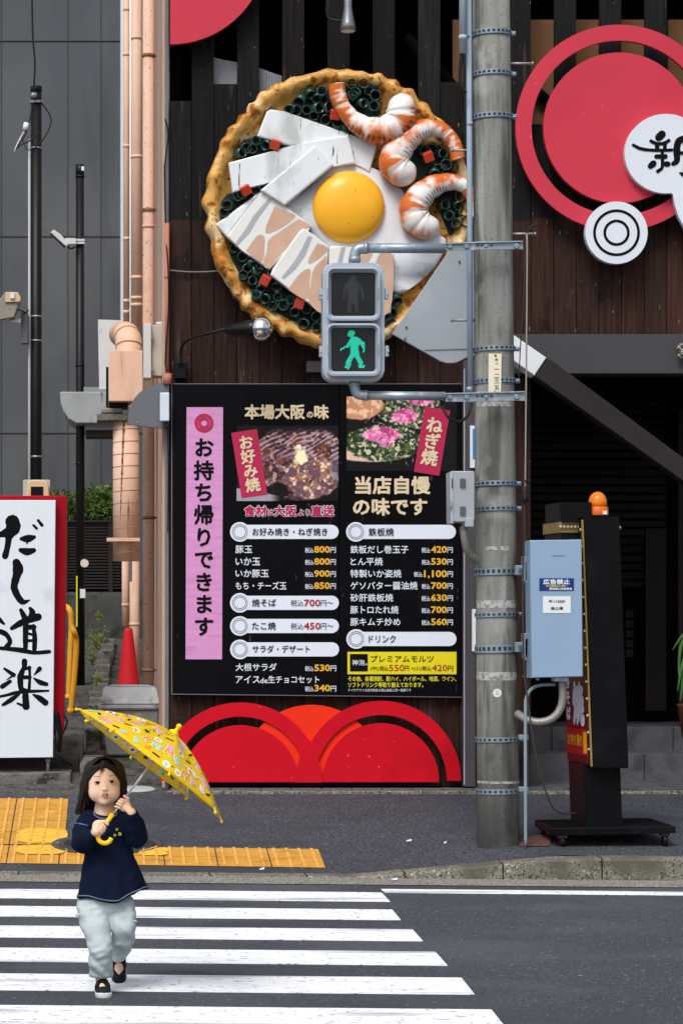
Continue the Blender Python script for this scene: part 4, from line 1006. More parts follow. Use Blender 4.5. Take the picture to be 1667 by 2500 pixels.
PINK = mat('pink_strip', 'cd8fc0', .55, var=.08, vs=9, stretch=(.6, 1, 4), spots=(('a96b9c', 7, .6, .8, (.5, 1, 6)),))
ps = MB().ppoly([A5(160, 270), A5(415, 270), A5(408, 2035), A5(153, 2035)], Y1, .0).build('pink_strip', PINK, t)
CRIM = mat('crimson_print', 'b0264e', .5, var=.04); CREAM = mat('cream_print', 'd8c5a4', .5, var=.1, vs=20); PW = mat('white_print', 'd9e0ec', .5, var=.02); PY = mat('yellow_print', 'e3ae2c', .5, var=.08, vs=30); PR = mat('red_print', 'a8202a', .5)
for r0_, r1_ in ((15.5, 23), (7.5, 14)): MB().ring(*A5(282, 380), r0_, r1_, Y1 - .004, .002).build('emblem_ring', CRIM, ps)
vtext(MB(), 'お持ち帰りできます', A5(281, 0)[0], [A5(0, y)[1] for y in (552, 712, 866, 1022, 1180, 1336, 1493, 1648, 1805)], 50, Y1 - .003, .03).build('lettering', INK, ps)
def tx(fr, s, x0, y0, x1, y1, m, bold=.012, par=t, Y=Y1, xf=None):
    a, b = fr(x0, y0), fr(x1, y1); return text(MB(), s, a[0], a[1], b[0], b[1], Y, bold, xf).build('lettering', m, par)
tx(A5, '本場大阪', 565, 250, 988, 355, CREAM, .035); tx(A5, 'の', 1000, 300, 1045, 345, CREAM, .035); tx(A5, '味', 1052, 252, 1155, 355, CREAM, .035)
for s_, x0, x1, y0, y1 in (('食材', 562, 722, 957, 1037), ('は', 728, 766, 985, 1030), ('大阪', 770, 930, 957, 1037), ('より', 940, 1025, 985, 1032), ('直送', 1030, 1193, 957, 1037)):
    tx(A5, s_, x0 - 3, y0 - 3, x1 + 3, y1 + 3, PW, .095, Y=Y1 + .0005); tx(A5, s_, x0, y0, x1, y1, CRIM, .035, Y=Y1 - .002)
tx(A6, '当店自慢', 190, 752, 718, 880, CREAM, .035); tx(A6, 'の味です', 175, 905, 697, 1030, CREAM, .035)
# tilted tags
def tagbox(fr, cs, s_, ang, h, par=t):
    q = [fr(*c) for c in cs]; b = MB().ppoly(q, Y1 - .004, .003).build('tag', CRIM, t)
    cx_ = sum(p[0] for p in q) / 4; cy_ = sum(p[1] for p in q) / 4; A = math.radians(ang); n = len(s_)
    def xf(x, y): dx, dy = x - cx_, y - cy_; return (cx_ + dx * math.cos(A) - dy * math.sin(A), cy_ + dx * math.sin(A) + dy * math.cos(A))
    st = h * .97; vtext(MB(), s_, cx_, [cy_ + (i - (n - 1) / 2) * st for i in range(n)], h, Y1 - .008, .035, xf).build('lettering', CREAM, b)
tagbox(A5, [(472, 450), (652, 422), (724, 880), (545, 905)], 'お好み焼', -9, 36)
tagbox(A6, [(678, 266), (856, 293), (780, 750), (603, 722)], 'ねぎ焼', 9, 41)
# heading bars
def bar(fr, y, x0, x1, items):
    b = fr(x0, y); r_ = 23; e_ = fr(x1, y); hh = 17.3
    pl = [(b[0], b[1] - hh)] + [(e_[0] - hh + hh * math.sin(math.radians(a)), e_[1] - hh * math.cos(math.radians(a))) for a in range(0, 181, 12)] + [(b[0], b[1] + hh)]
    o = MB().ppoly(pl, Y1).build('heading_bar', PW, t)
    mb = MB(); mb.disc(b[0], b[1], r_ + 1, Y1 - .0015, 0, 0, 40); mb.build('emblem', PW, o)
    mb = MB(); mb.ring(b[0], b[1], 17.6, 18.8, Y1 - .003, .001, n=40); mb.ring(b[0], b[1], 13.6, 14.8, Y1 - .003, .001, n=40); mb.build('emblem_ring', INK, o)
    for s_, xa, ya, xb, yb, m, bd in items: tx(fr, s_, xa, ya, xb, yb, m, bd, o, Y1 - .004)
bar(A5, 1143, 533, 1223, [('お好み焼き・ねぎ焼き', 620, 1115, 1145, 1170, INK, .012)])
for y, s_, x1, n_ in ((1640, '焼そば', 786, '700'), (1802, 'たこ焼', 784, '450')):
    bar(A5, y, 533, 1225, [(s_, 617, y - 28, x1, y + 27, INK, .012), ('税込', 889, y - 21, 976, y + 24, INK, .0), (n_, 980, y - 24, 1097, y + 24, PR, .02), ('円〜', 1099, y - 20, 1185, y + 24, INK, .0)])
bar(A5, 1966, 533, 1226, [('サラダ・デザート', 620, 1936, 1022, 1990, INK, .012)])
bar(A6, 1143, 197, 896, [('鉄板焼', 285, 1115, 462, 1172, INK, .012)])
bar(A6, 1893, 199, 900, [('ドリンク', 287, 1866, 475, 1920, INK, .012)])
def price(fr, n_, y, x0, x1, xa, xe):
    tx(fr, '税込', x0, y - 12, x0 + 60, y + 24, PW, .01); tx(fr, n_, xa, y - 24, x1, y + 24 + (10 if ',' in n_ else 0), PY, .03); tx(fr, '円', x1 + 3, y - 16, xe, y + 24, PW, .008)
each('price_sticker', mat('sticker_black', '111115', .5, spec=.07), t, [lambda q: q.ppoly([A5(975, 1232), A5(1213, 1232), A5(1213, 1556), A5(975, 1556)], Y1 + .0015), lambda q: q.ppoly([A6(645, 1485), A6(885, 1485), A6(885, 1722), A6(645, 1722)], Y1 + .0015)])
for i, (s_, x1, n_) in enumerate((('豚玉', 620, '800'), ('いか玉', 675, '800'), ('いか豚玉', 735, '900'), ('もち・チーズ玉', 858, '850'))):
    y = 1266 + 84.5 * i; tx(A5, s_, 502, y - 28, x1, y + 27, PW); price(A5, n_, y, 988, 1162, 1052, 1203)
tx(A5, '大根サラダ', 503, 2063, 790, 2118, PW); price(A5, '530', 2095, 988, 1164, 1053, 1206)
tx(A5, 'アイス', 503, 2150, 672, 2203, PW); tx(A5, 'de', 675, 2165, 726, 2203, PW); tx(A5, '生チョコセット', 730, 2150, 1088, 2203, PW); price(A5, '340', 2237, 988, 1164, 1053, 1206)
for i, (s_, x1, n_) in enumerate((('鉄板だし巻玉子', 565, '420'), ('とん平焼', 385, '530'), ('特製いか姿焼', 515, '1,100'), ('ゲソバター醤油焼', 628, '700'), ('砂肝鉄板焼', 458, '630'), ('豚トロたれ焼', 495, '700'), ('豚キムチ炒め', 508, '560'))):
    y = 1266 + 84.5 * i; tx(A6, s_, 158, y - 28, x1, y + 28, PW); w5 = ',' in n_; price(A6, n_, y, 602 if w5 else 656, 832, 672 if w5 else 722, 874)
yb = MB().ppoly([A6(138, 1983), A6(900, 1983), A6(900, 2140), A6(138, 2140)], Y1).build('yellow_panel', mat('menu_yellow', 'dfcf1c', .5, var=.04), t)
b2 = MB().ppoly([A6(155, 1998), A6(280, 1998), A6(280, 2120), A6(155, 2120)], Y1 - .002).build('black_square', INK, yb)
tx(A6, '神泡。', 170, 2038, 276, 2078, PW, .01, b2, Y1 - .004)
tx(A6, 'プレミアムモルツ', 300, 2008, 740, 2055, INK, .01, yb, Y1 - .002)
for s_, x0, x1, y0, y1, m in (('(中)', 298, 355, 2085, 2118, INK), ('税込', 362, 424, 2083, 2116, INK), ('550', 428, 536, 2073, 2118, PR), ('円・', 539, 592, 2080, 2118, INK), ('(小)', 596, 655, 2085, 2118, INK), ('税込', 660, 722, 2083, 2116, INK), ('420', 728, 836, 2073, 2118, PR), ('円', 839, 876, 2080, 2118, INK)): tx(A6, s_, x0, y0, x1, y1, m, .01, yb, Y1 - .002)
PY2 = mat('yellow_print_light', 'd8cf30', .5)
tx(A6, 'その他、各種焼酎、酎ハイ、ハイボール、地酒、ワイン、', 142, 2153, 898, 2190, PY2, .02); tx(A6, 'ソフトドリンク等取り揃えております。', 142, 2196, 668, 2232, PY2, .02); tx(A6, 'テイクアウトは店内飲食の税込価格と同一価格です', 142, 2241, 583, 2262, PW, .0)
# printed food photographs: painted as fine grids of coloured cells
def picture(name, x0, y0, x1, y1, img):
    ny, nx = img.shape[:2]; k = 19.925 / F
    xs = np.linspace(x0, x1, nx + 1); ys = np.linspace(y0, y1, ny + 1)
    V = [tuple(W(x, y, Y1 - .001)) for y in ys for x in xs]; Fc = [(j * (nx + 1) + i, (j + 1) * (nx + 1) + i, (j + 1) * (nx + 1) + i + 1, j * (nx + 1) + i + 1) for j in range(ny) for i in range(nx)]
    me = bpy.data.meshes.new(name); me.from_pydata(V, [], Fc); at = me.color_attributes.new('Col', 'FLOAT_COLOR', 'CORNER')
    im = np.clip(img, 0, 1); im = np.where(im <= .04045, im / 12.92, ((im + .055) / 1.055) ** 2.4).reshape(-1, 3)
    cc = np.repeat(np.concatenate([im, np.ones((len(im), 1))], 1), 4, 0).astype(np.float32); at.data.foreach_set('color', cc.ravel())
    return link_mesh(name, me, mat('photo_print', 'ffffff', .5, var=0, vcol=True), t)
def mixc(img, m, c): return img * (1 - m[..., None]) + np.array(c) * m[..., None]
def sst(x, a, b): q = np.clip((x - a) / (b - a), 0, 1); return q * q * (3 - 2 * q)
nx, ny = 150, 110; X, Yg = np.meshgrid(np.linspace(0, 1, nx), np.linspace(0, 1, ny))
n1, n2, n3, n4 = fbm(nx, ny, 22, 1), fbm(nx, ny, 9, 2), fbm(nx, ny, 5, 3), fbm(nx, ny, 40, 4)
img = np.zeros((ny, nx, 3)) + np.array([.05, .04, .05])
body = 1 - sst(((X - .62) / .52) ** 2 + ((Yg - .48) / .52) ** 2 + (n1 - .5) * .3, .85, 1.0)
ptn = mixc(np.zeros((ny, nx, 3)) + np.array([.25, .15, .17]), sst(n2, .45, .62), (.45, .33, .36)); ptn = mixc(ptn, sst(n3, .56, .7), (.72, .58, .56)); ptn = mixc(ptn, sst(n1, .6, .72) * .7, (.5, .26, .14))
ln = np.sin((X * 70 + Yg * 95) + n1 * 9); mayo = sst(ln, .1, .7) * sst(.62 - Yg - .25 * (1 - X), -.05, .2) * sst(n2, .3, .5); ptn = mixc(ptn, mayo * .9, (.78, .66, .7))
img = mixc(img, body, (0, 0, 0)) + ptn * body[..., None]
cut = (1 - sst(((X - .74) / .27) ** 2 + ((Yg - .68) / .3) ** 2 + (n2 - .5) * .5, .8, 1)); cp = mixc(np.zeros((ny, nx, 3)) + np.array([.62, .45, .40]), sst(n3, .48, .58), (.93, .83, .70)); cp = mixc(cp, sst(n2, .55, .66), (.38, .22, .2)); cp = mixc(cp, sst(fbm(nx, ny, 7, 9), .62, .72), (.62, .38, .24)); cp = mixc(cp, sst(fbm(nx, ny, 6, 19), .5, .6), (.42, .30, .38)); img = mixc(img, cut, (0, 0, 0)) + cp * cut[..., None]
hl = (1 - sst(((X - .63) / .07) ** 2 + ((Yg - .38) / .13) ** 2 + (n3 - .5) * 1.8 + (n2 - .5) * 2, .4, 1)); img = mixc(img, hl, (1, .96, .80))
gap = (1 - sst(((X - .42) / .13) ** 2 + ((Yg - .86) / .12) ** 2 + (n2 - .5) * 1.6, .6, 1)); img = mixc(img, gap, (.05, .03, .04))
pl = sst(Yg - .82 - X * .25, 0, .02) * (1 - sst(X, .32, .45)); img = mixc(img, pl, (.62, .58, .64)); sp = sst(X, .9, .96) * (1 - sst(abs(Yg - .6), .1, .2)); img = mixc(img, sp * .6, (.35, .33, .42))
img = mixc(img, (1 - sst(Yg, .0, .1 + .5 * (abs(X - .62)) ** 2)), (.05, .04, .05))
picture('food_photo', *A5(510, 400), *A5(1222, 927), img)
nx, ny = 170, 110; X, Yg = np.meshgrid(np.linspace(0, 1, nx), np.linspace(0, 1, ny)); n1, n2, n3 = fbm(nx, ny, 24, 11), fbm(nx, ny, 7, 12, 3), fbm(nx, ny, 4, 13, 2); n5 = fbm(nx, ny, 10, 15)
img = np.zeros((ny, nx, 3)) + np.array([.05, .045, .05])
def leeky(img, m):
    c = mixc(np.zeros((ny, nx, 3)) + np.array([.14, .2, .12]), sst(n2, .5, .6), (.33, .38, .2)); c = mixc(c, sst(n3, .6, .7), (.78, .78, .66)); c = mixc(c, sst(n5, .62, .7), (.2, .3, .16)); return mixc(img, m, (0, 0, 0)) + c * m[..., None]
def ov(cx_, cy_, rx, ry, nz=.3, e=.25): return 1 - sst(((X - cx_) / rx) ** 2 + ((Yg - cy_) / ry) ** 2 + (n1 - .5) * nz + (n2 - .5) * nz, 1 - e, 1)
plate = ov(.22, .72, .42, .17, .1); img = mixc(img, plate, (.86, .74, .66)); img = leeky(img, ov(.32, .62, .38, .26)); img = leeky(img, ov(.62, .2, .36, .24))
tan = ov(.1, .1, .26, .22); img = mixc(img, tan, (0, 0, 0)) + mixc(np.zeros((ny, nx, 3)) + np.array([.8, .56, .42]), sst(n2, .45, .6), (.95, .78, .62)) * tan[..., None]
for cx_, cy_, rx, ry in ((.31, .51, .19, .11), (.52, .26, .14, .11), (.68, .05, .13, .07), (.36, .58, .07, .12)):
    m = ov(cx_, cy_, rx, ry, .7); c = mixc(np.zeros((ny, nx, 3)) + np.array([.88, .42, .66]), sst(n3, .5, .62), (.97, .66, .8)); c = mixc(c, sst(n2, .56, .66), (.7, .25, .45)); img = mixc(img, m, (0, 0, 0)) + c * m[..., None]
sprout = sst(np.sin(X * 60 - Yg * 30 + n1 * 25), .93, .99) * ov(.5, .45, .45, .5) * sst(n2, .4, .5); img = mixc(img, sprout * .8, (.85, .8, .8))
img = mixc(img, sst(X, .78, .92), (.05, .045, .05))
picture('food_photo', *A6(132, 195), *A6(900, 717), img)

# ------------------------------------------------------------------ lamps on the wall
t = thing('arm_lamp', 'black arm spotlight with chrome lamp below the pancake sign', 'lamp', W(440, 905, 19.95))
MB().pbox(427, 884, 456, 924, 19.9, 20.0, .006).build('wall_bracket', BLK, t)
MB().ptube([(441, 890, 19.88), (443, 850, 19.85), (462, 828, 19.7), (505, 815, 19.55), (552, 803, 19.5)], .011, 12, curve=6).build('arm', BLKM, t)
a, b = W(549, 806, 19.5), W(628, 803, 19.42); dv = (b - a)
MB().lathe([(.014, 0), (.03, .01), (.052, .09), (.068, .2), (.073, .245), (.06, .25)], a, dv, 28).build('shade', mat('lamp_black', '0c0c0e', .35, coat=.15), t)
mb = MB(); mb.lathe([(.07, .23), (.088, .25), (.092, .275), (.086, .315), (.066, .345), (.035, .362), (0, .366)], a, dv, 32); mb.build('lamp', mat('chrome', 'e4e6ea', .08, metal=1.0, var=0), t)
t = thing('spotlight', 'small chrome cone spotlight hanging in front of the upper boards', 'lamp', W(850, 75, 19.9))
MB().ptube([(849, -60, 19.75), (849, 20, 19.75)], .012, 10).build('stem', BLKM, t)
c = W(849, 18, 19.75); MB().lathe([(.03, .08), (.035, .04), (.032, .0), (.055, -.12), (.066, -.175), (.06, -.18), (0, -.15)], c, (0, 0, 1), 28).build('shade', mat('lamp_steel', '8d9093', .25, metal=.8, var=.05), t)
MB().lathe([(.058, -.172), (.05, -.186), (0, -.195)], c, (0, 0, 1), 24).build('lens', STEELW, t)
MB().ptube([(800, -20, 19.8), (800, 42, 19.8), (845, 50, 19.75)], .008, 8, curve=5).build('cable', BLKM, t)
# ------------------------------------------------------------------ concrete utility pole with its bands
PY_ = 16.92
def polex(py): return 1197.5 + (1216.5 - 1197.5) * py / 2080
def poler(py): return (45.6 + (51.5 - 45.6) * py / 2080) * PY_ / F
base = G(1216, 2079); base.y = PY_
t = thing('utility_pole', 'grey concrete utility pole between the menu board and the blue control box', 'utility pole', W(1216.5, 2065, PY_)); POLE = t
MB().ptube([(polex(y), y, PY_) for y in (-300, 400, 1000, 1600, 2110)], [poler(y) for y in (-300, 400, 1000, 1600, 2110)], 48).build('shaft', CONC, t)
BAND = mat('band_steel', '8797a3', .45, metal=.5, var=.1, vs=20)
def pband(y, hh, holes=True, tilt=2.5):
    r_ = poler(y) + .004; c = W(polex(y), y, PY_); k_ = PY_ / F; mb = MB(); n = 56; R = []
    for i in range(n):
        a = 2 * math.pi * i / n; row = []
        for rr, dz in ((r_, -hh / 2), (r_ + .005, -hh / 2), (r_ + .005, hh / 2), (r_, hh / 2)): row.append(mb.bm.verts.new((c.x + rr * math.cos(a), PY_ + rr * math.sin(a), c.z + (dz - tilt * math.cos(a) * -.5) * k_)))
        R.append(row)
    for i in range(n):
        A, B = R[i], R[(i + 1) % n]
        for j in range(4): mb.bm.faces.new((A[j], A[(j + 1) % 4], B[(j + 1) % 4], B[j]))
    # lugs
    mb.box(c.x + r_, c.x + r_ + .03, PY_ - .03, PY_ - .012, c.z - hh * .45 * k_, c.z + hh * .45 * k_, .003)
    mb.ptube([(polex(y) + (r_ / k_) + 2, y - 1, PY_ - .04), (polex(y) + (r_ / k_) + 13, y - 1, PY_ - .04)], .005, 8)
    o = mb.build('band', BAND, t)
    if holes:
        mb = MB()
        for i in range(13):
            a = math.radians(185 + i * 14); p0 = Vector((c.x + (r_ + .0055) * math.cos(a), PY_ + (r_ + .0055) * math.sin(a), c.z + tilt * math.cos(a) * .5 * k_)); u = Vector((-math.sin(a), math.cos(a), 0)) * (.0085 if hh < 15 else .009); v = Vector((0, 0, hh * .22 * k_)); nrm = Vector((math.cos(a), math.sin(a), 0)) * .0012
            mb.poly([p0 - u - v + nrm, p0 + u - v + nrm, p0 + u + v + nrm, p0 - u + v + nrm])
        mb.build('hole', mat('hole_dark', '2d3338', .8), o)
for y, hh in ((84, 13), (183, 12), (287, 13), (853, 12), (931, 12), (1181, 12), (1242, 12), (1395, 18), (1500, 12), (1583, 20), (1804, 12), (1930, 13)): pband(y, hh)
STEP = mat('step_bolt', '9a9890', .5, metal=.4, var=.15)
for (x0, x1, y) in ((1245, 1297, 155), (1152, 1103, 367), (1154, 1104, 782), (1250, 1303, 571)):
    MB().ptube([(x0 - (5 if x1 > x0 else -5), y, PY_), (x1, y, PY_)], .0085, 10).ptube([(x1, y, PY_), (x1 + (4 if x1 > x0 else -4), y, PY_)], .013, 6).build('step_bolt', STEP, t)
def wrap(y0, y1, a0, a1, m, name, lift=.002):
    mb = MB(); n = 14
    for i in range(n):
        q = []
        for aa, yy in ((a0 + (a1 - a0) * i / n, y0), (a0 + (a1 - a0) * (i + 1) / n, y0), (a0 + (a1 - a0) * (i + 1) / n, y1), (a0 + (a1 - a0) * i / n, y1)):
            A = math.radians(aa); c = W(polex(yy), yy, PY_); r_ = poler(yy) + lift; q.append((c.x + r_ * math.cos(A), PY_ + r_ * math.sin(A), c.z))
        mb.quad(*q)
    return mb.build(name, m, t)
TAPE = mat('tape_residue', 'a9aba9', .8, var=.12, vs=30, spots=(('7b7c78', 40, .5, .6),))
wrap(1466, 1484, 190, 335, TAPE, 'tape_residue'); wrap(1640, 1660, 185, 330, TAPE, 'tape_residue'); wrap(984, 996, 190, 320, TAPE, 'tape_residue'); wrap(1905, 1911, 184, 356, TAPE, 'tape_residue')
wrap(1335, 1345, 230, 300, TAPE, 'tape_residue')
# number plate
k_ = W(1207, 910, PY_); r_ = poler(910)
pl = MB().ppoly([(1192, 863), (1224, 863.5), (1222.5, 963), (1191.5, 962.5)], PY_ - r_ - .012, .006, .001).build('number_plate', mat('plate_cream', 'ddd6bf', .55, var=.04), t)
mb = MB(); PYt = PY_ - r_ - .0145
mb.disc(1209, 868, 2.6, PYt, .002, n=14); mb.disc(1208, 957, 2.8, PYt, .002, n=14)
for ch, cy_, h_ in (('❀', 877, 10), ('中', 888, 6), ('一', 901, 14), ('二', 917, 14), ('三', 930, 14), ('五', 945.5, 13)):
    x = 1212; V, P = glyphs(ch, 0); put(mb, V, P, lambda X_, Y_: W(x + (X_ - .5) * h_, cy_ - (Y_ - .38) * h_, PYt))
mb.build('lettering', INK, pl)
s_ = MB().disc(1213, 1692, 10.5, PY_ - poler(1692) - .003, .002, n=28).build('round_sticker', STEELW, t)
mb = MB()
for i in range(3): mb.ppoly([(1208, 1687 + i * 4), (1218, 1687 + i * 4), (1218, 1688.4 + i * 4), (1208, 1688.4 + i * 4)], PY_ - poler(1692) - .0045)
mb.build('print', mat('faint_print', '9aa7ad', .6), s_)
# conduit on the left of the pole
t = thing('conduit', 'blue-grey conduit pipe running down the left side of the concrete pole', 'conduit', W(1146, 970, 16.85))
MB().ptube([(1142.5, -300, 16.86), (1146, 500, 16.86), (1147.5, 985, 16.86)], .0185, 18).build('pipe', BLUEG, t)
MB().ptube([(1129, -300, 16.8), (1129.5, 131, 16.8)], .0245, 18).build('wide_pipe', SIGG, t)
MB().ptube([(1129, 86, 16.8), (1129, 98, 16.8)], .027, 18).build('wide_pipe_socket', SIGG, t)
MB().ptube([(1129, 120, 16.8), (1124, 160, 16.8), (1123, 200, 16.8), (1130, 222, 16.8), (1138, 222, 16.8)], .012, 10, curve=6).build('cable', BLKM, t)
for y in (88, 302, 950): MB().ptube([(1146 if y > 100 else 1142, y - 5, 16.86), (1146 if y > 100 else 1142, y + 5, 16.86)], .0205, 18).build('clip', BLUEG, t)

# grey directional sign back, hung behind the conduit
t = thing('road_sign', 'pale grey metal sign seen from behind, angled between the pancake sign and the pole', 'road sign', W(1090, 880, 17.3))
pts = [(957, 815), (1100, 606), (1115, 596), (1165, 596), (1165, 866)] + [(1139, 871), (1125, 880), (1110, 886), (1090, 886), (1074, 881)]
MB().ppoly(pts, 17.25, .03, .003).build('plate', mat('sign_back_grey', '9aa2aa', .5, var=.05, vs=2, spots=(('b4bbc1', 2, .5, .8),)), t)
mb = MB(); mb.ppoly([(1036, 853), (1160, 850), (1160, 852), (1036, 855)], 17.245, .004); mb.build('crease', mat('crease_grey', '7c858d', .5), t)
for x, y in ((992, 799), (989, 827), (1121, 639)): MB().disc(x, y, 2.6, 17.24, .012, n=12).build('bolt', mat('bolt_dark', '4f555a', .5, metal=.4), t)

# ------------------------------------------------------------------ pedestrian signal
t = thing('pedestrian_signal', 'pedestrian traffic light showing a green walking figure on pole arms', 'traffic light', W(863, 930, 16.7))
def zs(x, y): return (740 + x * .38265, 560 + y * .38255)
SYF = 16.55
a, b = zs(125, 213), zs(518, 968)
mb = MB(); mb.ppoly(rrect(a[0], a[1], b[0], b[1], 26, 8), SYF, .12, .012, seg=3); mb.build('housing', SIGG, t, smooth=False)
DARKG = mat('lens_glass', '14181b', .15, var=.25, vs=3, coat=.15, spots=(('272c30', 2.2, .5, .75),))
SIGD = mat('signal_recess', '8590a0', .5, var=.03)
for y0, y1, l0, l1 in ((240, 582, 280, 548), (600, 935, 633, 902)):
    A, B = zs(150, y0), zs(490, y1); C, D_ = zs(184, l0), zs(455, l1)
    # raised rounded hood: outer lip tapering in to the lens
    mb = MB(); outer = rrect(A[0], A[1], B[0], B[1], 17, 6); mid = rrect(A[0] + 4, A[1] + 4, B[0] - 5, B[1] - 5, 14, 6); inner = rrect(C[0] - 1.5, C[1] - 1.5, D_[0] + 1.5, D_[1] + 1.5, 8, 6)
    lays = [[W(x, y, SYF - .0) for x, y in outer], [W(x, y, SYF - .055) for x, y in outer], [W(x, y, SYF - .058) for x, y in mid], [W(x, y, SYF - .012) for x, y in inner]]
    vs = [[mb.bm.verts.new(p) for p in l_] for l_ in lays]; n = len(outer)
    for q in range(3):
        for i in range(n): mb.bm.faces.new((vs[q][i], vs[q][(i + 1) % n], vs[q + 1][(i + 1) % n], vs[q + 1][i]))
    mb.build('visor', SIGG, t)
    ln = MB().ppoly(rrect(C[0] - 1.5, C[1] - 1.5, D_[0] + 1.5, D_[1] + 1.5, 8, 6), SYF - .012, .006).build('lens', DARKG, t)
    fr = MB(); fo = rrect(C[0] - 1.5, C[1] - 1.5, D_[0] + 1.5, D_[1] + 1.5, 8, 6); fi = rrect(C[0] + .4, C[1] + .4, D_[0] - .4, D_[1] - .4, 7, 6)
    for i in range(n): fr.quad(W(*fo[i], SYF - .0135), W(*fo[(i + 1) % n], SYF - .0135), W(*fi[(i + 1) % n], SYF - .0135), W(*fi[i], SYF - .0135))
    fr.build('gasket', BLKM, ln)
    def segd(p, q, x, y, r0, r1=None):
        r1 = r1 or r0; dx, dy = q[0] - p[0], q[1] - p[1]; tt = max(0, min(1, ((x - p[0]) * dx + (y - p[1]) * dy) / max(1e-6, dx * dx + dy * dy))); return math.hypot(x - p[0] - tt * dx, y - p[1] - tt * dy) < r0 + (r1 - r0) * tt
    mb = MB()
    if y0 > 500:
        body = [((306, 666), (306, 668), 22, 22), ((325, 712), (328, 785), 30, 24), ((318, 795), (282, 868), 19, 15), ((268, 880), (288, 884), 7, 7), ((338, 795), (372, 872), 18, 15), ((365, 880), (390, 870), 8, 8), ((305, 712), (286, 745), 12, 10), ((286, 745), (238, 765), 8, 6), ((348, 708), (380, 732), 16, 12), ((381, 732), (388, 775), 9, 7)]
        step_ = 11.5
        for j in range(40):
            for i in range(40):
                x = 200 + i * step_ + (j % 2) * step_ / 2; y = 640 + j * step_ * .87
                if y < 895 and any(segd(*q[:2], x, y, q[2], q[3]) for q in body): mb.disc(*zs(x, y), 1.65, SYF - .0155, .002, n=8)
        mb.build('led_dot', mat('led_green', '1fc9a6', .3, var=0, emit=.75), ln)
    else:
        body = [((318, 312), (318, 314), 19, 19), ((318, 355), (318, 450), 36, 28), ((272, 360), (258, 440), 10, 8), ((366, 360), (382, 440), 10, 8), ((298, 440), (296, 530), 14, 12), ((340, 440), (342, 530), 14, 12)]
        for j in range(40):
            for i in range(30):
                x = 230 + i * 14 + (j % 2) * 7; y = 296 + j * 11.5
                if y < 535 and any(segd(*q[:2], x, y, q[2], q[3]) for q in body): mb.disc(*zs(x, y), 1.1, SYF - .0155, .002, n=8)
        mb.build('led_dot', mat('led_off', '6f7072', .4, var=.1), ln)
for x, y in ((104, 412), (104, 778), (520, 408), (522, 776)):
    p = zs(x, y); q = zs(x + 24, y)
    mb = MB(); mb.pbox(p[0], p[1] - 13, q[0], p[1] + 13, SYF + .02, SYF + .07, .003); mb.disc((p[0] + q[0]) / 2 + (-2 if x < 300 else 3), p[1], 3, SYF + .01, .012, n=10); mb.build('hinge', SIGG, t)
for x, y in ((158, 410), (478, 410), (160, 768), (478, 768)): MB().pbox(zs(x - 5, 0)[0], zs(0, y - 36)[1], zs(x + 5, 0)[0], zs(0, y + 36)[1], SYF - .062, SYF - .05, .002).build('latch', SIGD, t)
AYd = 16.72
def arm(pyv, ye, up, by0, by1, bx1):
    s1 = 1 if up else -1
    yv = zs(0, pyv)[1]; xe = zs(328, 0)[0]; yh = zs(0, ye)[1]
    r_ = .0315 if up else .028
    pts = [(xe, yh, SYF + .06), (xe, yv + s1 * 22, SYF + .06), (xe + 3, yv + s1 * 9, SYF + .06), (xe + 10, yv + s1 * 2.5, SYF + .06), (xe + 23, yv, SYF + .06)]
    MB().ptube(pts, r_ * 1.12, 20, curve=5).build('elbow', GALV, t)
    e_ = MB().ptube([(xe + 22, yv, SYF + .06), (1087, yv + (1 if up else 2), SYF + .06)], r_, 20).build('arm_pipe', GALV, t)
    MB().ptube([(xe + 22, yv, SYF + .06), (xe + 32, yv, SYF + .06)], r_ * 1.2, 20).build('sleeve', GALV, e_)
    MB().ptube([(xe, yh - s1 * 2, SYF + .06), (xe, yh - s1 * 14, SYF + .06)], r_ * 1.25, 20).build('sleeve', GALV, e_)
    y0, y1 = zs(0, by0)[1], zs(0, by1)[1]; xr = zs(bx1, 0)[0]
    mb = MB(); mb.ppoly([(1086, y0 + 2), (1155, y0), (1165, y0 - 2), (1232, y0 - 3), (1245, y0 - 1), (xr, y0 - 3), (xr + 1, y1 - 2), (1240, y1 - 3), (1165, y1 - 2), (1150, y1), (1087, y1)], SYF + .13, .012, .002)
    mb.ppoly([(1086, y0 + 1), (xr, y0 - 4), (xr, y0 - 1), (1086, y0 + 4)], SYF + .11, .03); mb.build('bracket', GALV, t)
    for x in (1098, 1139, 1187, 1261): MB().disc(x, (y0 + y1) / 2 - 1, 6.5 if x != 1187 else 4, SYF + .115, .02, .003, n=14).build('bolt', BAND, t)
    for x in (1165, 1176, 1199): MB().disc(x, (y0 + y1) / 2 - 2, 2.6, SYF + .128, .003, n=10).build('hole', MATS['hole_dark'], t)
arm(119, 213, True, 82, 133, 1400); arm(1060, 968, False, 1042, 1100, 1412)
t = thing('cable', 'black cable looping under the lower signal arm beside the pole', 'cable', W(1120, 1030, 16.65))
MB().ptube([(1076, 975, 16.66), (1083, 1000, 16.62), (1097, 1022, 16.6), (1122, 1029, 16.62), (1142, 1013, 16.66), (1150, 985, 16.7)], .0095, 10, curve=8).build('wire', BLKM, t)

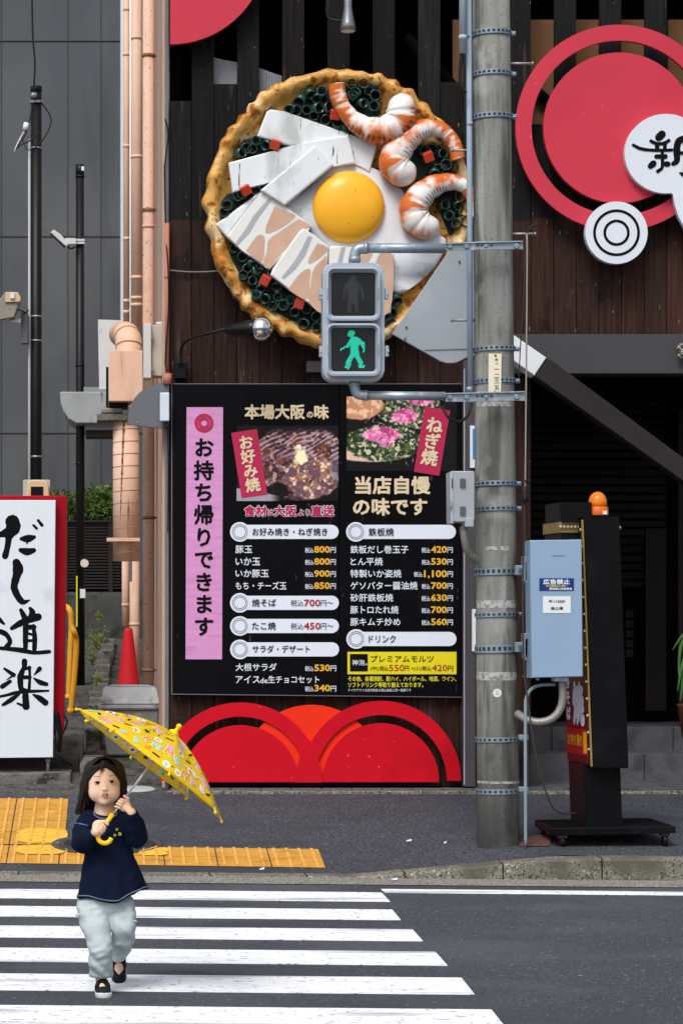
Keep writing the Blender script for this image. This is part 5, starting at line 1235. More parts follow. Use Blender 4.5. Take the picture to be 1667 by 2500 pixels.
# ------------------------------------------------------------------ boxes on the pole
t = thing('junction_box', 'silver hinged junction box strapped to the left side of the concrete pole', 'junction box', W(1128, 1280, 16.7))
mb = MB(); mb.ppoly(rrect(1099, 1150, 1158, 1274, 5, 4), 16.6, .2, .006); mb.build('body', mat('box_silver', 'a3a9ae', .4, metal=.25, var=.05), t)
mb = MB(); mb.ppoly([(1098, 1152), (1106, 1149), (1106, 1279), (1100, 1276)], 16.594, .2, .003); mb.build('side_cover', SIGG, t)
for y in (1179, 1247): MB().pbox(1123, y - 10.5, 1136, y + 10.5, 16.588, 16.598).build('hinge', mat('hinge_steel', '5f6468', .4, metal=.5), t)
MB().pbox(1135, 1265, 1156, 1286, 16.585, 16.75, .003).build('lower_plate', MATS['box_silver'], t)
MB().pbox(1097, 1222, 1102, 1238, 16.57, 16.6).build('latch', GALV, t)
mb = MB(); mb.ptube([(1103, 1185, 16.59), (1103, 1187, 16.59)], .004, 6); mb.pbox(1102.5, 1168, 1104.5, 1192, 16.587, 16.592); mb.build('keyhole_slot', BLKM, t)
fl = smooth([W(1130, 1284, 16.68), W(1134, 1318, 16.68), (W(1143, 1350, 16.72)), W(1164, 1370, 16.78)], 14)
HOSE = mat('flex_hose', '8d8a83', .45, metal=.4, var=.15, vs=30)
MB().tube(fl, [.0265 if i % 2 else .023 for i in range(len(fl))], 16).build('hose', HOSE, t)
t = thing('control_box', 'pale blue-grey signal control box with blue and white labels right of the pole', 'control box', W(1357, 1655, 16.6))
mb = MB(); A = [W(1292, 1319, 16.55), W(1419, 1317, 16.55), W(1422, 1652.5, 16.55), W(1297.5, 1655.5, 16.55)]
mb.poly(A, .21, .006); mb.build('body', mat('control_blue', '879fb9', .4, var=.04, vs=2.5, coat=.1), t)
MB().poly([a_ + Vector((o_[0], -.006, o_[1])) for a_, o_ in zip([W(1293, 1320.5, 16.55), W(1418, 1318.5, 16.55), W(1421, 1651, 16.55), W(1298.5, 1654, 16.55)], [(0, 0)] * 4)], .007, .003).build('door', MATS['control_blue'], t)
MB().pbox(1347, 1354, 1378, 1356.5, 16.540, 16.546).build('handle_slot', mat('slot_blue', '7f97ab', .5), t)
def Z1(x, y): return (1150 + x * .42516, 1180 + y * .42517)
bl = MB().ppoly([Z1(390, 545), Z1(588, 545), Z1(588, 617), Z1(390, 617)], 16.541, .002).build('blue_label', mat('label_blue', '1d3273', .5), t)
def t1(s, x0, y0, x1, y1, m, b, par): a_, b_ = Z1(x0, y0), Z1(x1, y1); text(MB(), s, a_[0], a_[1], b_[0], b_[1], 16.5385, b).build('lettering', m, par)
t1('広告禁止', 412, 550, 565, 581, PW, .03, bl); t1('信号故障は110番へ', 428, 583, 550, 594, PY2, .02, bl); t1('愛知県公安委員会', 447, 598, 578, 613, PW, .02, bl)
wl = MB().ppoly([Z1(411, 648), Z1(569, 648), Z1(570, 745), Z1(411, 745)], 16.541, .002).build('white_label', mat('label_white', 'd7dce0', .5, var=.02), t)
t1('中-116250', 445, 667, 536, 686, INK, .02, wl); t1('金山東', 455, 708, 527, 726, INK, .02, wl)
for y0, y1 in ((1380, 1404), (1568, 1592)):
    mb = MB(); mb.pbox(1258, y0, 1283, y1, 16.72, 16.8, .004); mb.pbox(1276, y0 - 22, 1288, y1 + 14, 16.7, 16.78, .003); mb.pbox(1281, y0 - 10, 1295, y1 + 20, 16.7, 16.76, .003); mb.build('mounting_bracket', BAND, t)
    each('bolt', mat('bolt_blue', '5e6c78', .4, metal=.5), t, [lambda q: q.disc(1270, (y0 + y1) / 2, 5, 16.705, .02, n=12), lambda q: q.disc(1288, y1 + 10, 4, 16.69, .02, n=12)])
each('gland', GALV, t, [lambda q: q.disc(1312, 1658, 3.5, 16.6, .03, n=10), lambda q: q.pbox(1352, 1653, 1385, 1664, 16.58, 16.7, .003)])
hp = smooth([W(1371, 1658, 16.64), W(1373, 1690, 16.64), W(1369, 1725, 16.64), W(1350, 1752, 16.64), W(1318, 1763, 16.66), W(1286, 1757, 16.7), W(1262, 1742, 16.78)], 14)
MB().tube(hp, [.0275 if i % 2 else .024 for i in range(len(hp))], 16).build('hose', HOSE, t)
t = thing('earth_pipe', 'thin grey-blue pipe rising from the pavement into the control box', 'pipe', W(1282, 2062, 16.7))
MB().ptube([(1356, 1671, 16.68), (1318, 1673, 16.68), (1296, 1683, 16.68), (1284, 1705, 16.68), (1282, 1740, 16.68), (1282, 1900, 16.68), (1282.5, 2066, 16.68)], .0108, 14, curve=6).build('tube', mat('pipe_blue', '7e909c', .45, var=.08), t)
for y in (1800, 1927): MB().pbox(1266, y - 6, 1289, y + 6, 16.68, 16.72, .003).build('bracket', BAND, t)
c = G(1300, 2052, .006); t = thing('rusty_plate', 'rusty brown steel plate lying on the pavement at the pole foot', 'plate', c)
MB().poly([G(1262, 2046, .012), G(1318, 2037, .012), G(1345, 2038, .012), G(1342, 2062, .012), G(1268, 2063, .012)], .008, dirv=(0, 0, -1)).build('plate', mat('rust_plate', '5a4038', .8, var=.25, vs=14), t)
# cords
t = thing('power_cord', 'grey power cord with a black plug hanging beside the concrete pole', 'cord', W(1281, 1320, 16.5))
MB().ptube([(1285, 572, 16.6), (1286, 620, 16.55), (1284, 900, 16.5), (1281.5, 1170, 16.5), (1281, 1195, 16.5)], .0052, 8, curve=6).build('wire', mat('cord_grey', '8c877f', .5), t)
MB().ptube([(1280, 1226, 16.5), (1279, 1300, 16.52), (1276, 1400, 16.6), (1277, 1600, 16.62), (1286, 1700, 16.62), (1300, 1800, 16.62), (1318, 1890, 16.65), (1345, 1965, 16.7), (1368, 1984, 16.75), (1405, 1986, 16.85)], .0055, 8, curve=8).build('wire', mat('cord_dark', '3f3b3a', .5), t)
p = W(1280.5, 1226, 16.5); MB().lathe([(.008, .10), (.014, .095), (.0145, .07), (.022, .05), (.024, .02), (.025, .0), (.02, -.004)], p, seg=20).build('plug', BLKM, t)
MB().pbox(1281, 1171, 1295, 1177, 16.48, 16.52, .004).build('plug_arm', BLKM, t)
t = thing('wire', 'thin dark wire hanging slack from the step bolt of the concrete pole', 'wire', W(1270, 900, 16.7))
MB().ptube([(1290, 565, 16.65), (1282, 590, 16.68), (1278, 720, 16.7), (1270, 840, 16.72), (1266, 925, 16.75)], .0035, 6, curve=6).ptube([(1282, 563, 16.62), (1290, 556, 16.6), (1302, 549, 16.6)], .003, 6).ptube([(1290, 560, 16.62), (1312, 558, 16.6)], .003, 6).ptube([(1308, 540, 16.6), (1300, 556, 16.61)], .003, 6).build('wire', mat('wire_dark', '3c3836', .5), t)

# ------------------------------------------------------------------ illuminated stand sign on castors
t = thing('light_box_sign', 'tall black light box sign stand on a castor base beside the control box', 'sign', W(1495, 2055, 16.95))
T0 = t
def zz(py, Y): return H - (py - HY) * Y / F
x0 = W(1352, 0, 16.62).x; x1 = W(1648, 0, 16.62).x; zb = zz(2022, 16.62)
BLKG = mat('stand_black', '0a0b0e', .45, spec=.1, var=.15, vs=4, spots=(('4f5154', 45, .72, .76), ('191a1d', 3, .5, .8)), )
a = [W(1352, 2022, 16.60), W(1648, 2017, 16.60), W(1577, 1981.5, 17.32), W(1291.6, 1986, 17.32)]
a[2].z = a[1].z + .0; a[3].z = a[0].z
a[2].x = a[1].x - .02; a[3].x = a[0].x - .01
MB().poly([p + Vector((0, 0, 0)) for p in a], .045, .006, dirv=(0, 0, -1)).build('base_plate', BLKG, t)
for p in (a[0] + Vector((.06, .05, 0)), a[1] + Vector((-.06, .05, 0)), a[3] + Vector((.05, -.05, 0)), a[2] + Vector((-.06, -.05, 0))):
    gz = surf(p.x, p.y); zt = p.z - .045
    cs = MB(); cs.box(p.x - .03, p.x + .03, p.y - .03, p.y + .03, zt - .02, zt, .003); cs.build('castor', mat('castor_brown', '5a4640', .6, metal=.3, var=.2), t)
    r_ = max(.03, (zt - .01 - gz) / 2); o = [q for q in t.children if q.name.startswith('castor')][-1]
    MB().tube([Vector((p.x - .014, p.y, gz + r_)), Vector((p.x + .014, p.y, gz + r_))], r_, 20).build('wheel', BLKM, o)
def lean(X, Y, Z): return Vector((X - (Z - .25) * .0375 - (Y - 16.62) * .085, Y, Z))
zbase = a[0].z; XA, XB = W(1446, 0, 16.62).x + .016, W(1534, 0, 16.62).x + .016; YA, YB = 16.62, 17.22
ZB, ZT = zz(1876, 16.62), zz(1261, 16.62)
def lbox(mb, X0, X1, Y0, Y1, Z0, Z1, bev=.006):
    vs = [mb.bm.verts.new(lean(X, Y, Z)) for X in (X0, X1) for Y in (Y0, Y1) for Z in (Z0, Z1)]
    fs = [mb.bm.faces.new([vs[i] for i in q]) for q in ((0, 1, 3, 2), (4, 6, 7, 5), (0, 4, 5, 1), (2, 3, 7, 6), (0, 2, 6, 4), (1, 5, 7, 3))]
    if bev: bmesh.ops.bevel(mb.bm, geom=list({e for f in fs for e in f.edges}), offset=bev, segments=2, affect='EDGES')
    return mb
cxa, cxb = W(1430, 0, 16.7).x + .012, W(1522, 0, 16.7).x + .006
lbox(MB(), cxa - .0, cxb, 16.72, 17.1, zbase, ZB + .02).build('column', BLKG, t)
lbox(MB(), XA, XB, YA, YB, ZB, ZT).build('light_box', BLKG, t)
# sign face on the street side, with frame, gold edge and lettering
FX = XA - .012
lbox(MB(), FX, XA + .01, YA + .03, YB - .02, ZB + .02, ZT - .05, .003).build('sign_face', mat('face_black', '1a1214', .35, var=.1), t)
GOLD = mat('gold_trim', '9a8044', .45, metal=.2, var=.12, vs=12)
lbox(MB(), FX + .003, XA + .003, YA + .004, YA + .028, ZB + .01, ZT - .02, .003).build('edge_trim', GOLD, t)
BULB = mat('clear_bulb', '9c9078', .1, var=.05, coat=.6, spec=.8)
for i in range(14): MB().ball(lean(FX - .004, YA + .015, ZB + .12 + i * .108), .010, 10).build('light_bulb', BULB, t)
SFc = [c_ for c_ in t.children if c_.name.startswith('sign_face')][0]
def face(s, u0, u1, py0, py1, m, bold, lift, par):
    """text on the side face: u runs from the far edge (0) to the near edge (1)"""
    mb = MB(); V, P = glyphs(s, 0); A_, B_ = V.min(0) - bold, V.max(0) + bold; z1_, z0_ = zz(py0, 16.9), zz(py1, 16.9)
    for dx, dy, e in fat(bold):
        def fn(x, y): u = u0 + (x + dx - A_[0]) / (B_[0] - A_[0]) * (u1 - u0); z = z0_ + (y + dy - A_[1]) / (B_[1] - A_[1]) * (z1_ - z0_); return lean(FX - lift - e, (YB - .02) + u * (YA + .03 - YB + .02), z)
        put(mb, V, P, fn)
    mb.build('lettering', m, par)
face('焼', .36, .88, 1662, 1772, PW, .06, .003, SFc)
for ch, p0, p1 in (('き', 1655, 1682), ('そ', 1690, 1722), ('ば', 1727, 1760)): face(ch, .08, .26, p0, p1, PW, .05, .003, SFc)
def fq(mb, u0, u1, py0, py1, lift): yy = [(YB - .02) + u * (YA + .03 - YB + .02) for u in (u0, u1)]; z1_, z0_ = zz(py0, 16.9), zz(py1, 16.9); mb.quad(lean(FX - lift, yy[0], z0_), lean(FX - lift, yy[1], z0_), lean(FX - lift, yy[1], z1_), lean(FX - lift, yy[0], z1_)); return mb
rp = fq(MB(), .04, .98, 1778, 1842, .003).build('red_panel', mat('face_red', 'a3121c', .4), SFc)
face('お持ち帰り', .10, .76, 1792, 1822, mat('face_yellow', 'e0a51c', .4), .05, .006, SFc)
fq(MB(), .80, .95, 1784, 1836, .0055).build('yellow_badge', MATS['face_yellow'], SFc)
# header with bulb row
hx0 = W(1366, 0, 16.8).x + .07; hx1 = XA + .06
lbox(MB(), hx0 + .02, hx1 + .04, YA + .16, YB - .05, ZT - .02, ZT + .10, .004).build('header', BLKG, t)
lbox(MB(), hx0, XA + .01, YA + .10, YB - .05, ZT - .10, ZT - .03, .003).build('header_trim', GOLD, t)
lbox(MB(), hx0 + .005, XA + .012, YA + .06, YB - .05, ZT - .03, ZT - .021, .0).build('header_ledge', BLKG, t)
lbox(MB(), hx0 + .01, XA + .01, YA + .12, YB - .05, ZT - .15, ZT - .104, .003).build('header_base', BLKG, t)
for i in range(7): MB().ball(lean(hx0 + .0 + i * .0235, YA + .088, ZT - .063), .0125, 10).build('light_bulb', BULB, t)
MB().ball(lean(XB + .012, YA + .05, ZT - .07), .012, 10).build('light_bulb', BULB, t)
t = thing('beacon_lamp', 'orange rotating beacon lamp on top of the black light box sign', 'beacon lamp', W(1457, 1260, 16.8))
bc = W(1458, 1258, 16.85); k_ = 16.85 / F
MB().lathe([(25.5 * k_, -.002), (26 * k_, .002), (25.5 * k_, .048), (23 * k_, .054), (0, .055)], bc, seg=36).build('base', mat('beacon_base', 'd9641a', .4, coat=.2), t)
MB().lathe([(22 * k_, .05), (22 * k_, .08)] + [(22 * k_ * math.cos(a_), .085 + .068 * math.sin(a_)) for a_ in [i * math.pi / 2 / 10 for i in range(11)]], bc, seg=36).build('dome', mat('beacon_orange', 'f08019', .25, var=.06, coat=.4, trans=.15), t)
MB().pbox(1470, 1247, 1481, 1256, 16.785, 16.7875).build('sticker', STEELW, t)
# plant at the right edge
t = thing('potted_plant', 'long green drooping leaves of a plant at the right edge', 'plant', W(1690, 1750, 19.0))
mb = MB(); rd = random.Random(6)
def blade(p0, p1, p2, w_):
    P = smooth([W(*p0), W(*p1), W(*p2)], 6); n = len(P)
    for i in range(n - 1):
        a0 = w_ * math.sin(math.pi * (i + .3) / n); a1 = w_ * math.sin(math.pi * (i + 1.0) / n) if i < n - 2 else .001
        s_ = Vector((.8, .3, .2)); mb.quad(P[i] - s_ * a0, P[i] + s_ * a0, P[i + 1] + s_ * a1, P[i + 1] - s_ * a1)
for p in (((1690, 1530, 19), (1665, 1550, 18.9), (1640, 1588, 18.85)), ((1690, 1535, 19), (1662, 1570, 18.9), (1655, 1650, 18.8)), ((1700, 1560, 19), (1668, 1610, 18.8), (1652, 1690, 18.75)), ((1695, 1600, 19), (1670, 1640, 18.85), (1660, 1712, 18.8)), ((1690, 1540, 19.1), (1672, 1545, 19), (1660, 1560, 18.95)), ((1710, 1500, 19), (1740, 1480, 18.8), (1790, 1520, 18.7)), ((1710, 1520, 19), (1730, 1560, 18.8), (1750, 1640, 18.7))): blade(*p, .015)
mb.build('leaves', mat('plant_leaf', '3f6630', .5, var=.3, vs=10), t)
MB().ptube([(1700, 1760, 19), (1698, 1640, 19), (1702, 1500, 19)], .012, 8).build('stem', MATS['stem_brown'], t)
MB().lathe([(.11, -.05), (.14, .18), (.15, .2), (.13, .2), (.12, .16), (0, .16)], W(1701, 1786, 19.0), seg=28).build('pot', mat('pot_brown', '5d3a2a', .7), t)
# ------------------------------------------------------------------ the child
CY = 11.2
def C(px, py, dy=0.0): p = W(px, py, CY + dy); return np.array(p)
SKIN = mat('skin', 'e6c0a6', .55, var=.03, vs=16, bump=.12, bs=120, spots=(('e0ab98', 11, .54, .68),)); HAIR = mat('hair_black', '1d1512', .42, spec=.3, var=.3, vs=40, stretch=(6, 6, .5), bump=.5, bs=60)
NAVY = mat('navy_jersey', '0f172b', .9, var=.16, vs=9, bump=.9, bs=13, spec=.08, bd=.02); TRIM = mat('blue_stitch', '5a6f8c', .8); MINT = mat('mint_trousers', 'b0bcbf', .9, var=.06, vs=14, bump=.5, bs=26, bd=.01, spec=.08, spots=(('a0aeb0', 14, .52, .68),))
SHOE = mat('shoe_black', '17181a', .7, var=.1); SOLE = mat('shoe_sole', 'c9cbcd', .6, var=.04)
k_ = CY / F
child = thing('person', 'small child in navy top and pale trousers striding over the crossing holding an umbrella', 'person', Vector(C(250, 2437)))
# umbrella axis
TILT = math.radians(5.0)
AX = Vector((.605 * math.cos(TILT), math.sin(TILT), .796 * math.cos(TILT))).normalized()
UC = Vector(C(368, 1866, -.11))                      # centre of the rim plane
def shaft_at(px):                                     # point of the shaft axis at pixel column px
    t = ((px - CX) * UC.y / F - UC.x) / (AX.x - (px - CX) / F * AX.y); return UC + AX * t
E1 = Vector((.796, 0, -.605)); E1 = (E1 - AX * E1.dot(AX)).normalized(); E2 = AX.cross(E1)
if E2.y < 0: E2 = -E2
# --- body (one surface): head, neck, trunk, arms, hands, legs, feet
g = Grid((-.24, CY - .30, -.02), (.24, CY + .62, 1.08), .0032)
HC = C(255.5, 1908, .0)
def hp(x, y, z): return (HC[0] + x, HC[1] + y, HC[2] + z)
g.ell(hp(0, .022, .022), (.071, .082, .077), .01)
g.ell(hp(0, -.012, -.025), (.0625, .062, .072), .03)
g.ell(hp(-.033, -.034, -.048), (.033, .03, .034), .02); g.ell(hp(.033, -.034, -.048), (.033, .03, .034), .02)      # cheeks
g.ell(hp(.001, -.050, -.083), (.022, .02, .016), .02)                                                             # chin
g.cap(hp(.001, -.064, -.004), hp(.003, -.072, -.026), .005, .0075, .012); g.ell(hp(.003, -.0745, -.029), (.0085, .008, .0065), .006)   # nose
g.ell(hp(-.0065, -.070, -.031), (.005, .006, .0045), .005); g.ell(hp(.0125, -.070, -.031), (.005, .006, .0045), .005)
g.ell(hp(-.030, -.076, .003), (.016, .008, .006), .012, 'sub'); g.ell(hp(.032, -.076, .006), (.016, .008, .006), .012, 'sub')         # eye sockets
g.ell(hp(.003, -.060, -.053), (.022, .011, .016), .014)
g.ell(hp(-.066, .012, -.03), (.010, .018, .024), .006); g.ell(hp(.066, .012, -.03), (.010, .018, .024), .006)
nk = C(258, 1985, .02); g.cap(hp(0, .02, -.05), nk, .037, .042, .02)
ch = C(258, 2030, .02); hpn = C(258, 2205, .03); g.cap(nk, ch, .042, .052, .03); g.cap(ch, hpn, .055, .070, .02)
shL, elL, wrL = C(211, 2006, .01), C(201, 2058, -.06), C(236, 2030, -.15)
shR, elR, wrR = C(305, 2006, .01), C(336, 2046, -.08), C(322, 1984, -.16)
for a_, b_, c_ in ((shL, elL, wrL), (shR, elR, wrR)): g.cap(a_, b_, .030, .025, .02); g.cap(b_, c_, .025, .0165, .008)
hipL, knL, anL = C(232, 2215, .03), C(243, 2310, -.06), C(248, 2392, -.01)
hipR, knR, anR = C(290, 2215, .03), C(302, 2290, .03), C(290, 2338, .34)
for a_, b_, c_ in ((hipL, knL, anL), (hipR, knR, anR)): g.cap(a_, b_, .054, .034, .02); g.cap(b_, c_, .034, .022, .01)
g.cap(anL, C(250, 2424, -.05), .023, .019, .01); g.cap(C(251, 2418, -.03), C(253, 2426, -.085), .024, .020, .01)
g.cap(anR, C(291, 2358, .36), .023, .02, .01); g.cap(C(291, 2352, .36), C(291, 2384, .315), .025, .018, .01)
def fist(px, wrist, side, along, spread, rs):
    """fingers curled round the shaft; side -1: hand comes from the left, +1: from the right"""
    p = shaft_at(px); d_ = AX; u = Vector((side * .796, -.0, -side * .605)); u = (u - d_ * u.dot(d_)).normalized()   # towards the palm
    v = Vector((0, -1, 0)); v = (v - d_ * v.dot(d_)).normalized()                                                     # towards the viewer
    wv = Vector(wrist)
    pal = p + u * .0215 - v * .004
    g.ell(pal, (.0145, .020, .027), .008, rot=d_.to_track_quat('Z', 'Y').to_matrix())
    g.cap(wv, pal + u * .004, .0165, .0175, .010)
    for i, (o_, ln, fr_) in enumerate(zip(along, (235, 255, 245, 215), rs)):
        c0 = p + d_ * o_; R_ = .0125 + .0015 * (i in (1, 2)); pts = []
        for q in range(6):
            a_ = math.radians(-20 + ln * q / 5); pts.append(np.array(c0 + (u * math.cos(a_) * (1.35 - .35 * min(1, q / 2)) + v * math.sin(a_)) * R_ - d_ * .002 * q))
        for q in range(5): g.cap(pts[q], pts[q + 1], fr_ * (1 - .05 * q), fr_ * (1 - .05 * (q + 1)), .0012)
    # thumb: leaves the side of the palm near its base and closes over the shaft from above
    b0 = pal + d_ * .020 + v * .006; b1 = p + d_ * .031 + u * .010 + v * .013; b2 = p + d_ * .030 - u * .008 + v * .014
    g.cap(b0, b1, .0082, .0072, .005); g.cap(b1, b2, .0070, .0060, .002)
fist(249.5, wrL, -1, (.0185, .0058, -.007, -.019), 1, (.0060, .0063, .0062, .0054))
fist(297, wrR, 1, (.019, .0062, -.0066, -.0188), 1, (.0060, .0063, .0062, .0054))
g.mesh('body', SKIN, child)
# --- hair
g = Grid((-.20, CY - .14, .70), (.16, CY + .20, 1.10), .0034)
g.ell(hp(0, .028, .026), (.082, .094, .078), .01)
g.chain([hp(-.050, .035, .05), hp(-.072, .04, -.02), hp(-.084, .045, -.08), hp(-.094, .045, -.126)], [.034, .032, .029, .020], .025)
g.chain([hp(-.04, .08, .02), hp(-.055, .09, -.07), hp(-.066, .075, -.125)], [.04, .042, .022], .025)
g.chain([hp(.050, .035, .05), hp(.070, .035, -.01), hp(.078, .035, -.06), hp(.080, .035, -.09)], [.034, .027, .021, .012], .025)
g.chain([hp(.04, .07, .0), hp(.05, .085, -.08), hp(.05, .08, -.12)], [.04, .04, .02], .02); g.chain([hp(0, .08, .0), hp(-.01, .095, -.1), hp(-.01, .085, -.135)], [.05, .045, .02], .02)
g.ell(hp(.0, -.085, -.010), (.0635, .112, .074), .005, 'sub'); g.ell(hp(.0, -.09, -.085), (.062, .105, .07), .01, 'sub')
for sx in (-1, 1):
    for i in range(4): g.cap(hp(sx * (.008 + .014 * i), -.052 + .004 * i, .078 - .005 * i), hp(sx * (.050 + .008 * i), -.040 + .014 * i, .034 - .018 * i), .0075, .006, .008)
    for i in range(5): g.cap(hp(sx * (.068 + .003 * i), -.012 + .014 * i, .02), hp(sx * (.076 + .006 * i * (sx < 0)), .0 + .012 * i, -.05 - .012 * i), .010, .009, .004)
for x0_, x1_, z1_ in ((-.006, -.022, .028), (-.010, -.032, .038), (-.002, -.012, .040)): g.cap(hp(x0_, -.058, .072), hp((x0_ + x1_) / 2, -.068, .052), .0028, .002, .003); g.cap(hp((x0_ + x1_) / 2, -.068, .052), hp(x1_, -.0725, z1_), .002, .001, .002)
hair_o = g.mesh('hair', HAIR, child)
rd = random.Random(12); mb = MB(); mbs = [mb, MB()]; HAIR2 = mat('hair_brown', '33241d', .4, spec=.35, var=.2, vs=30)
def strand(P, r0=.0017):
    P = smooth([Vector(p) for p in P], 4); n = len(P); mbs[rd.random() < .4].tube(P, [r0 * (1 - .6 * (i / (n - 1)) ** 3) for i in range(n)], 5, cap=False)
for i in range(520):
    th = rd.uniform(-180, 180); a_ = math.radians(th); sx = 1 if th > 0 else -1; fr_ = abs(th); jx = lambda s_=.003: rd.uniform(-s_, s_)
    end = -.135 if sx < 0 else -.095 - .04 * (fr_ > 100); end += rd.uniform(-.012, .006)
    if fr_ < 62:      # fringe, parted in the middle and swept to the temples
        u = rd.uniform(0, 1); P = [hp(sx * .003 + jx(), -.030 + .05 * u, .105 + jx(.002)), hp(sx * (.032 + .006 * u), -.046 + .05 * u + jx(), .094 - .002 * u), hp(sx * (.060 + .006 * u), -.032 + .045 * u, .056 + jx()), hp(sx * (.071 + .006 * u), -.016 + .04 * u, .008), hp(sx * (.077 + .006 * u), .0 + .035 * u, -.04), hp(sx * (.080 + .012 * u) + (-.012 if sx < 0 else 0) + jx(.004), .008 + .03 * u, end + (.03 if sx > 0 else .0))]
    else:
        ax_, ay_ = math.sin(a_), -math.cos(a_); k2 = rd.uniform(.985, 1.05); dr = (1.12 + .28 * (sx < 0)) + rd.uniform(-.05, .07)
        P = [hp(sx * .004 + jx(), .02 + jx(.02), .106 + jx(.002)), hp(.050 * ax_ * k2, .03 + .055 * ay_ * k2, .092), hp(.080 * ax_ * k2, .03 + .088 * ay_ * k2, .045), hp(.087 * ax_ * k2, .03 + .096 * ay_ * k2, -.01), hp(.086 * ax_ * k2 * (1 + (dr - 1) * .5), .035 + .09 * ay_ * k2, -.07), hp(.085 * ax_ * k2 * dr + jx(.004), .035 + .08 * ay_ * k2, end)]
    strand(P)
for x0_, x1_, z1_ in ((-.006, -.022, .026), (-.010, -.030, .036), (-.002, -.013, .038), (-.004, -.017, .030), (.006, .020, .052), (-.012, -.026, .046)): strand([hp(x0_, -.050, .094), hp((x0_ * 2 + x1_) / 3, -.066, .068), hp(x1_, -.075, z1_)], .0012)
mbs[0].build('strands', HAIR, hair_o); mbs[1].build('strands', HAIR2, hair_o)
# --- face details
EYE = mat('eye_dark', '17100d', .15, var=0); EYEW = mat('eye_white', 'c9c2bc', .3, var=0); LIP = mat('lips', 'c77f74', .45, var=.05); BROW = mat('brow', '957360', .7); MOUTH = mat('mouth_dark', '4d201d', .5)
for sx, ex, ez in ((-1, -.030, -.001), (1, .031, .003)):
    e = MB(); P = [hp(ex + .0130 * math.cos(a_), -.0722 + .012 * abs(math.cos(a_)) ** 2 * .45, ez + .0048 * math.sin(a_) * (1 if math.sin(a_) > 0 else .8) + sx * .001 * math.cos(a_)) for a_ in [i * math.pi / 10 for i in range(20)]]
    eo = e.poly(P, .004).build('eye', EYEW, child)
    MB().lathe([(0, -.0022), (.0056, -.0016), (.0062, .0)], hp(ex + .001, -.0722, ez + .0005), (0, 1, 0), 18).build('iris', EYE, eo)
    lid = [hp(ex + x_ * .0132, -.0738 + .006 * x_ * x_, ez + .0044 * (1 - x_ * x_) + .0012 - sx * .0 * x_) for x_ in np.linspace(-1, 1, 9)]
    MB().tube(lid, [.0006, .0013, .0017, .0019, .002, .0019, .0017, .0013, .0006], 8).build('eyelid', EYE, eo)
    br = [hp(ex + x_ * .017 + sx * .001, -.0715 + .012 * x_ * x_, ez + .0235 + .004 * (1 - x_ * x_)) for x_ in np.linspace(-1, 1, 7)]
    MB().tube(br, [.0006, .0014, .0018, .0018, .0016, .0013, .0006], 8, flat=.5).build('eyebrow', BROW, child)
lm = MB()
lm.tube([hp(.003 + x_ * .0185, -.0780 + .012 * x_ * x_, -.0475 + .0022 * (1 - abs(x_)) * (1 if abs(x_) > .15 else .5) - .002 * x_ * x_) for x_ in np.linspace(-1, 1, 9)], [.0008, .0016, .002, .0022, .002, .0022, .002, .0016, .0008], 8)
lm.tube([hp(.003 + x_ * .0165, -.0780 + .012 * x_ * x_, -.0605 + .0040 * x_ * x_) for x_ in np.linspace(-1, 1, 9)], [.0008, .0018, .0024, .0028, .003, .0028, .0024, .0018, .0008], 8)
lm.build('lips', LIP, child)
MB().poly([hp(.003 + .0145 * math.cos(a_), -.0775 + .005 * abs(math.cos(a_)), -.0535 + .0065 * math.sin(a_)) for a_ in [i * math.pi / 8 for i in range(16)]], .003).build('mouth', MOUTH, child)
MB().box(*[v for ab in zip(hp(-.003, -.0782, -.0525), hp(.009, -.0765, -.0498)) for v in ab]).build('teeth', EYEW, child)
mb = MB()
for dx in (-.0035, .0095): mb.ball(hp(dx, -.0775, -.0340), .0020, 8, rz=.0013)
mb.build('nostril', MOUTH, child)
# --- navy top
g = Grid((-.26, CY - .26, .34), (.26, CY + .24, .90), .004)
zT, zH = C(0, 1982)[2], C(0, 2196)[2]
def torso(P):
    x, y, z = P[..., 0], P[..., 1], P[..., 2]
    t = np.clip((zT - z) / (zT - zH), 0, 1)
    L_ = (np.interp(t, [0, .08, .25, .5, .75, 1], [230, 208, 203, 205, 197, 186]) - CX) * k_
    R_ = (np.interp(t, [0, .08, .25, .5, .75, 1], [285, 306, 318, 326, 350, 370]) - CX) * k_
    b = np.interp(t, [0, .1, .4, 1], [.04, .075, .085, .115]); cy = CY + np.interp(t, [0, .4, 1], [.02, .02, .03])
    ang = np.arctan2(y - cy, x - (L_ + R_) / 2); fold = 1 + .035 * t * np.sin(ang * 9 + 2 * t) * np.clip(t * 1.5 - .2, 0, 1)
    a = (R_ - L_) / 2 * fold; bb = b * fold
    q = np.sqrt(((x - (L_ + R_) / 2) / a) ** 2 + ((y - cy) / bb) ** 2)
    dd = (q - 1) * np.minimum(a, bb)
    hem = zH + .018 * np.sin((x - L_) / (R_ - L_) * 9 + .4) * .5 + np.clip((x - .02) / .12, 0, 1) * .040
    return np.maximum(np.maximum(dd, hem - z), z - zT - .004)
g.apply((-.25, CY - .14, zH - .04), (.25, CY + .18, zT + .02), torso, .004)
g.chain([C(216, 2002, .01), C(203, 2030, -.02), C(202, 2058, -.06), C(214, 2048, -.095), C(228, 2037, -.125)], [.042, .044, .046, .038, .0285], .018)
g.chain([C(300, 2004, .01), C(320, 2022, -.02), C(334, 2044, -.07), C(330, 2015, -.11), C(322, 1990, -.150)], [.042, .045, .047, .040, .029], .018)
g.cap(C(322, 1984, -.15), C(321, 1974, -.175), .019, .02, .003, 'sub')
g.ell(C(258, 1978, .01), (.043, .05, .03), .006, 'sub')
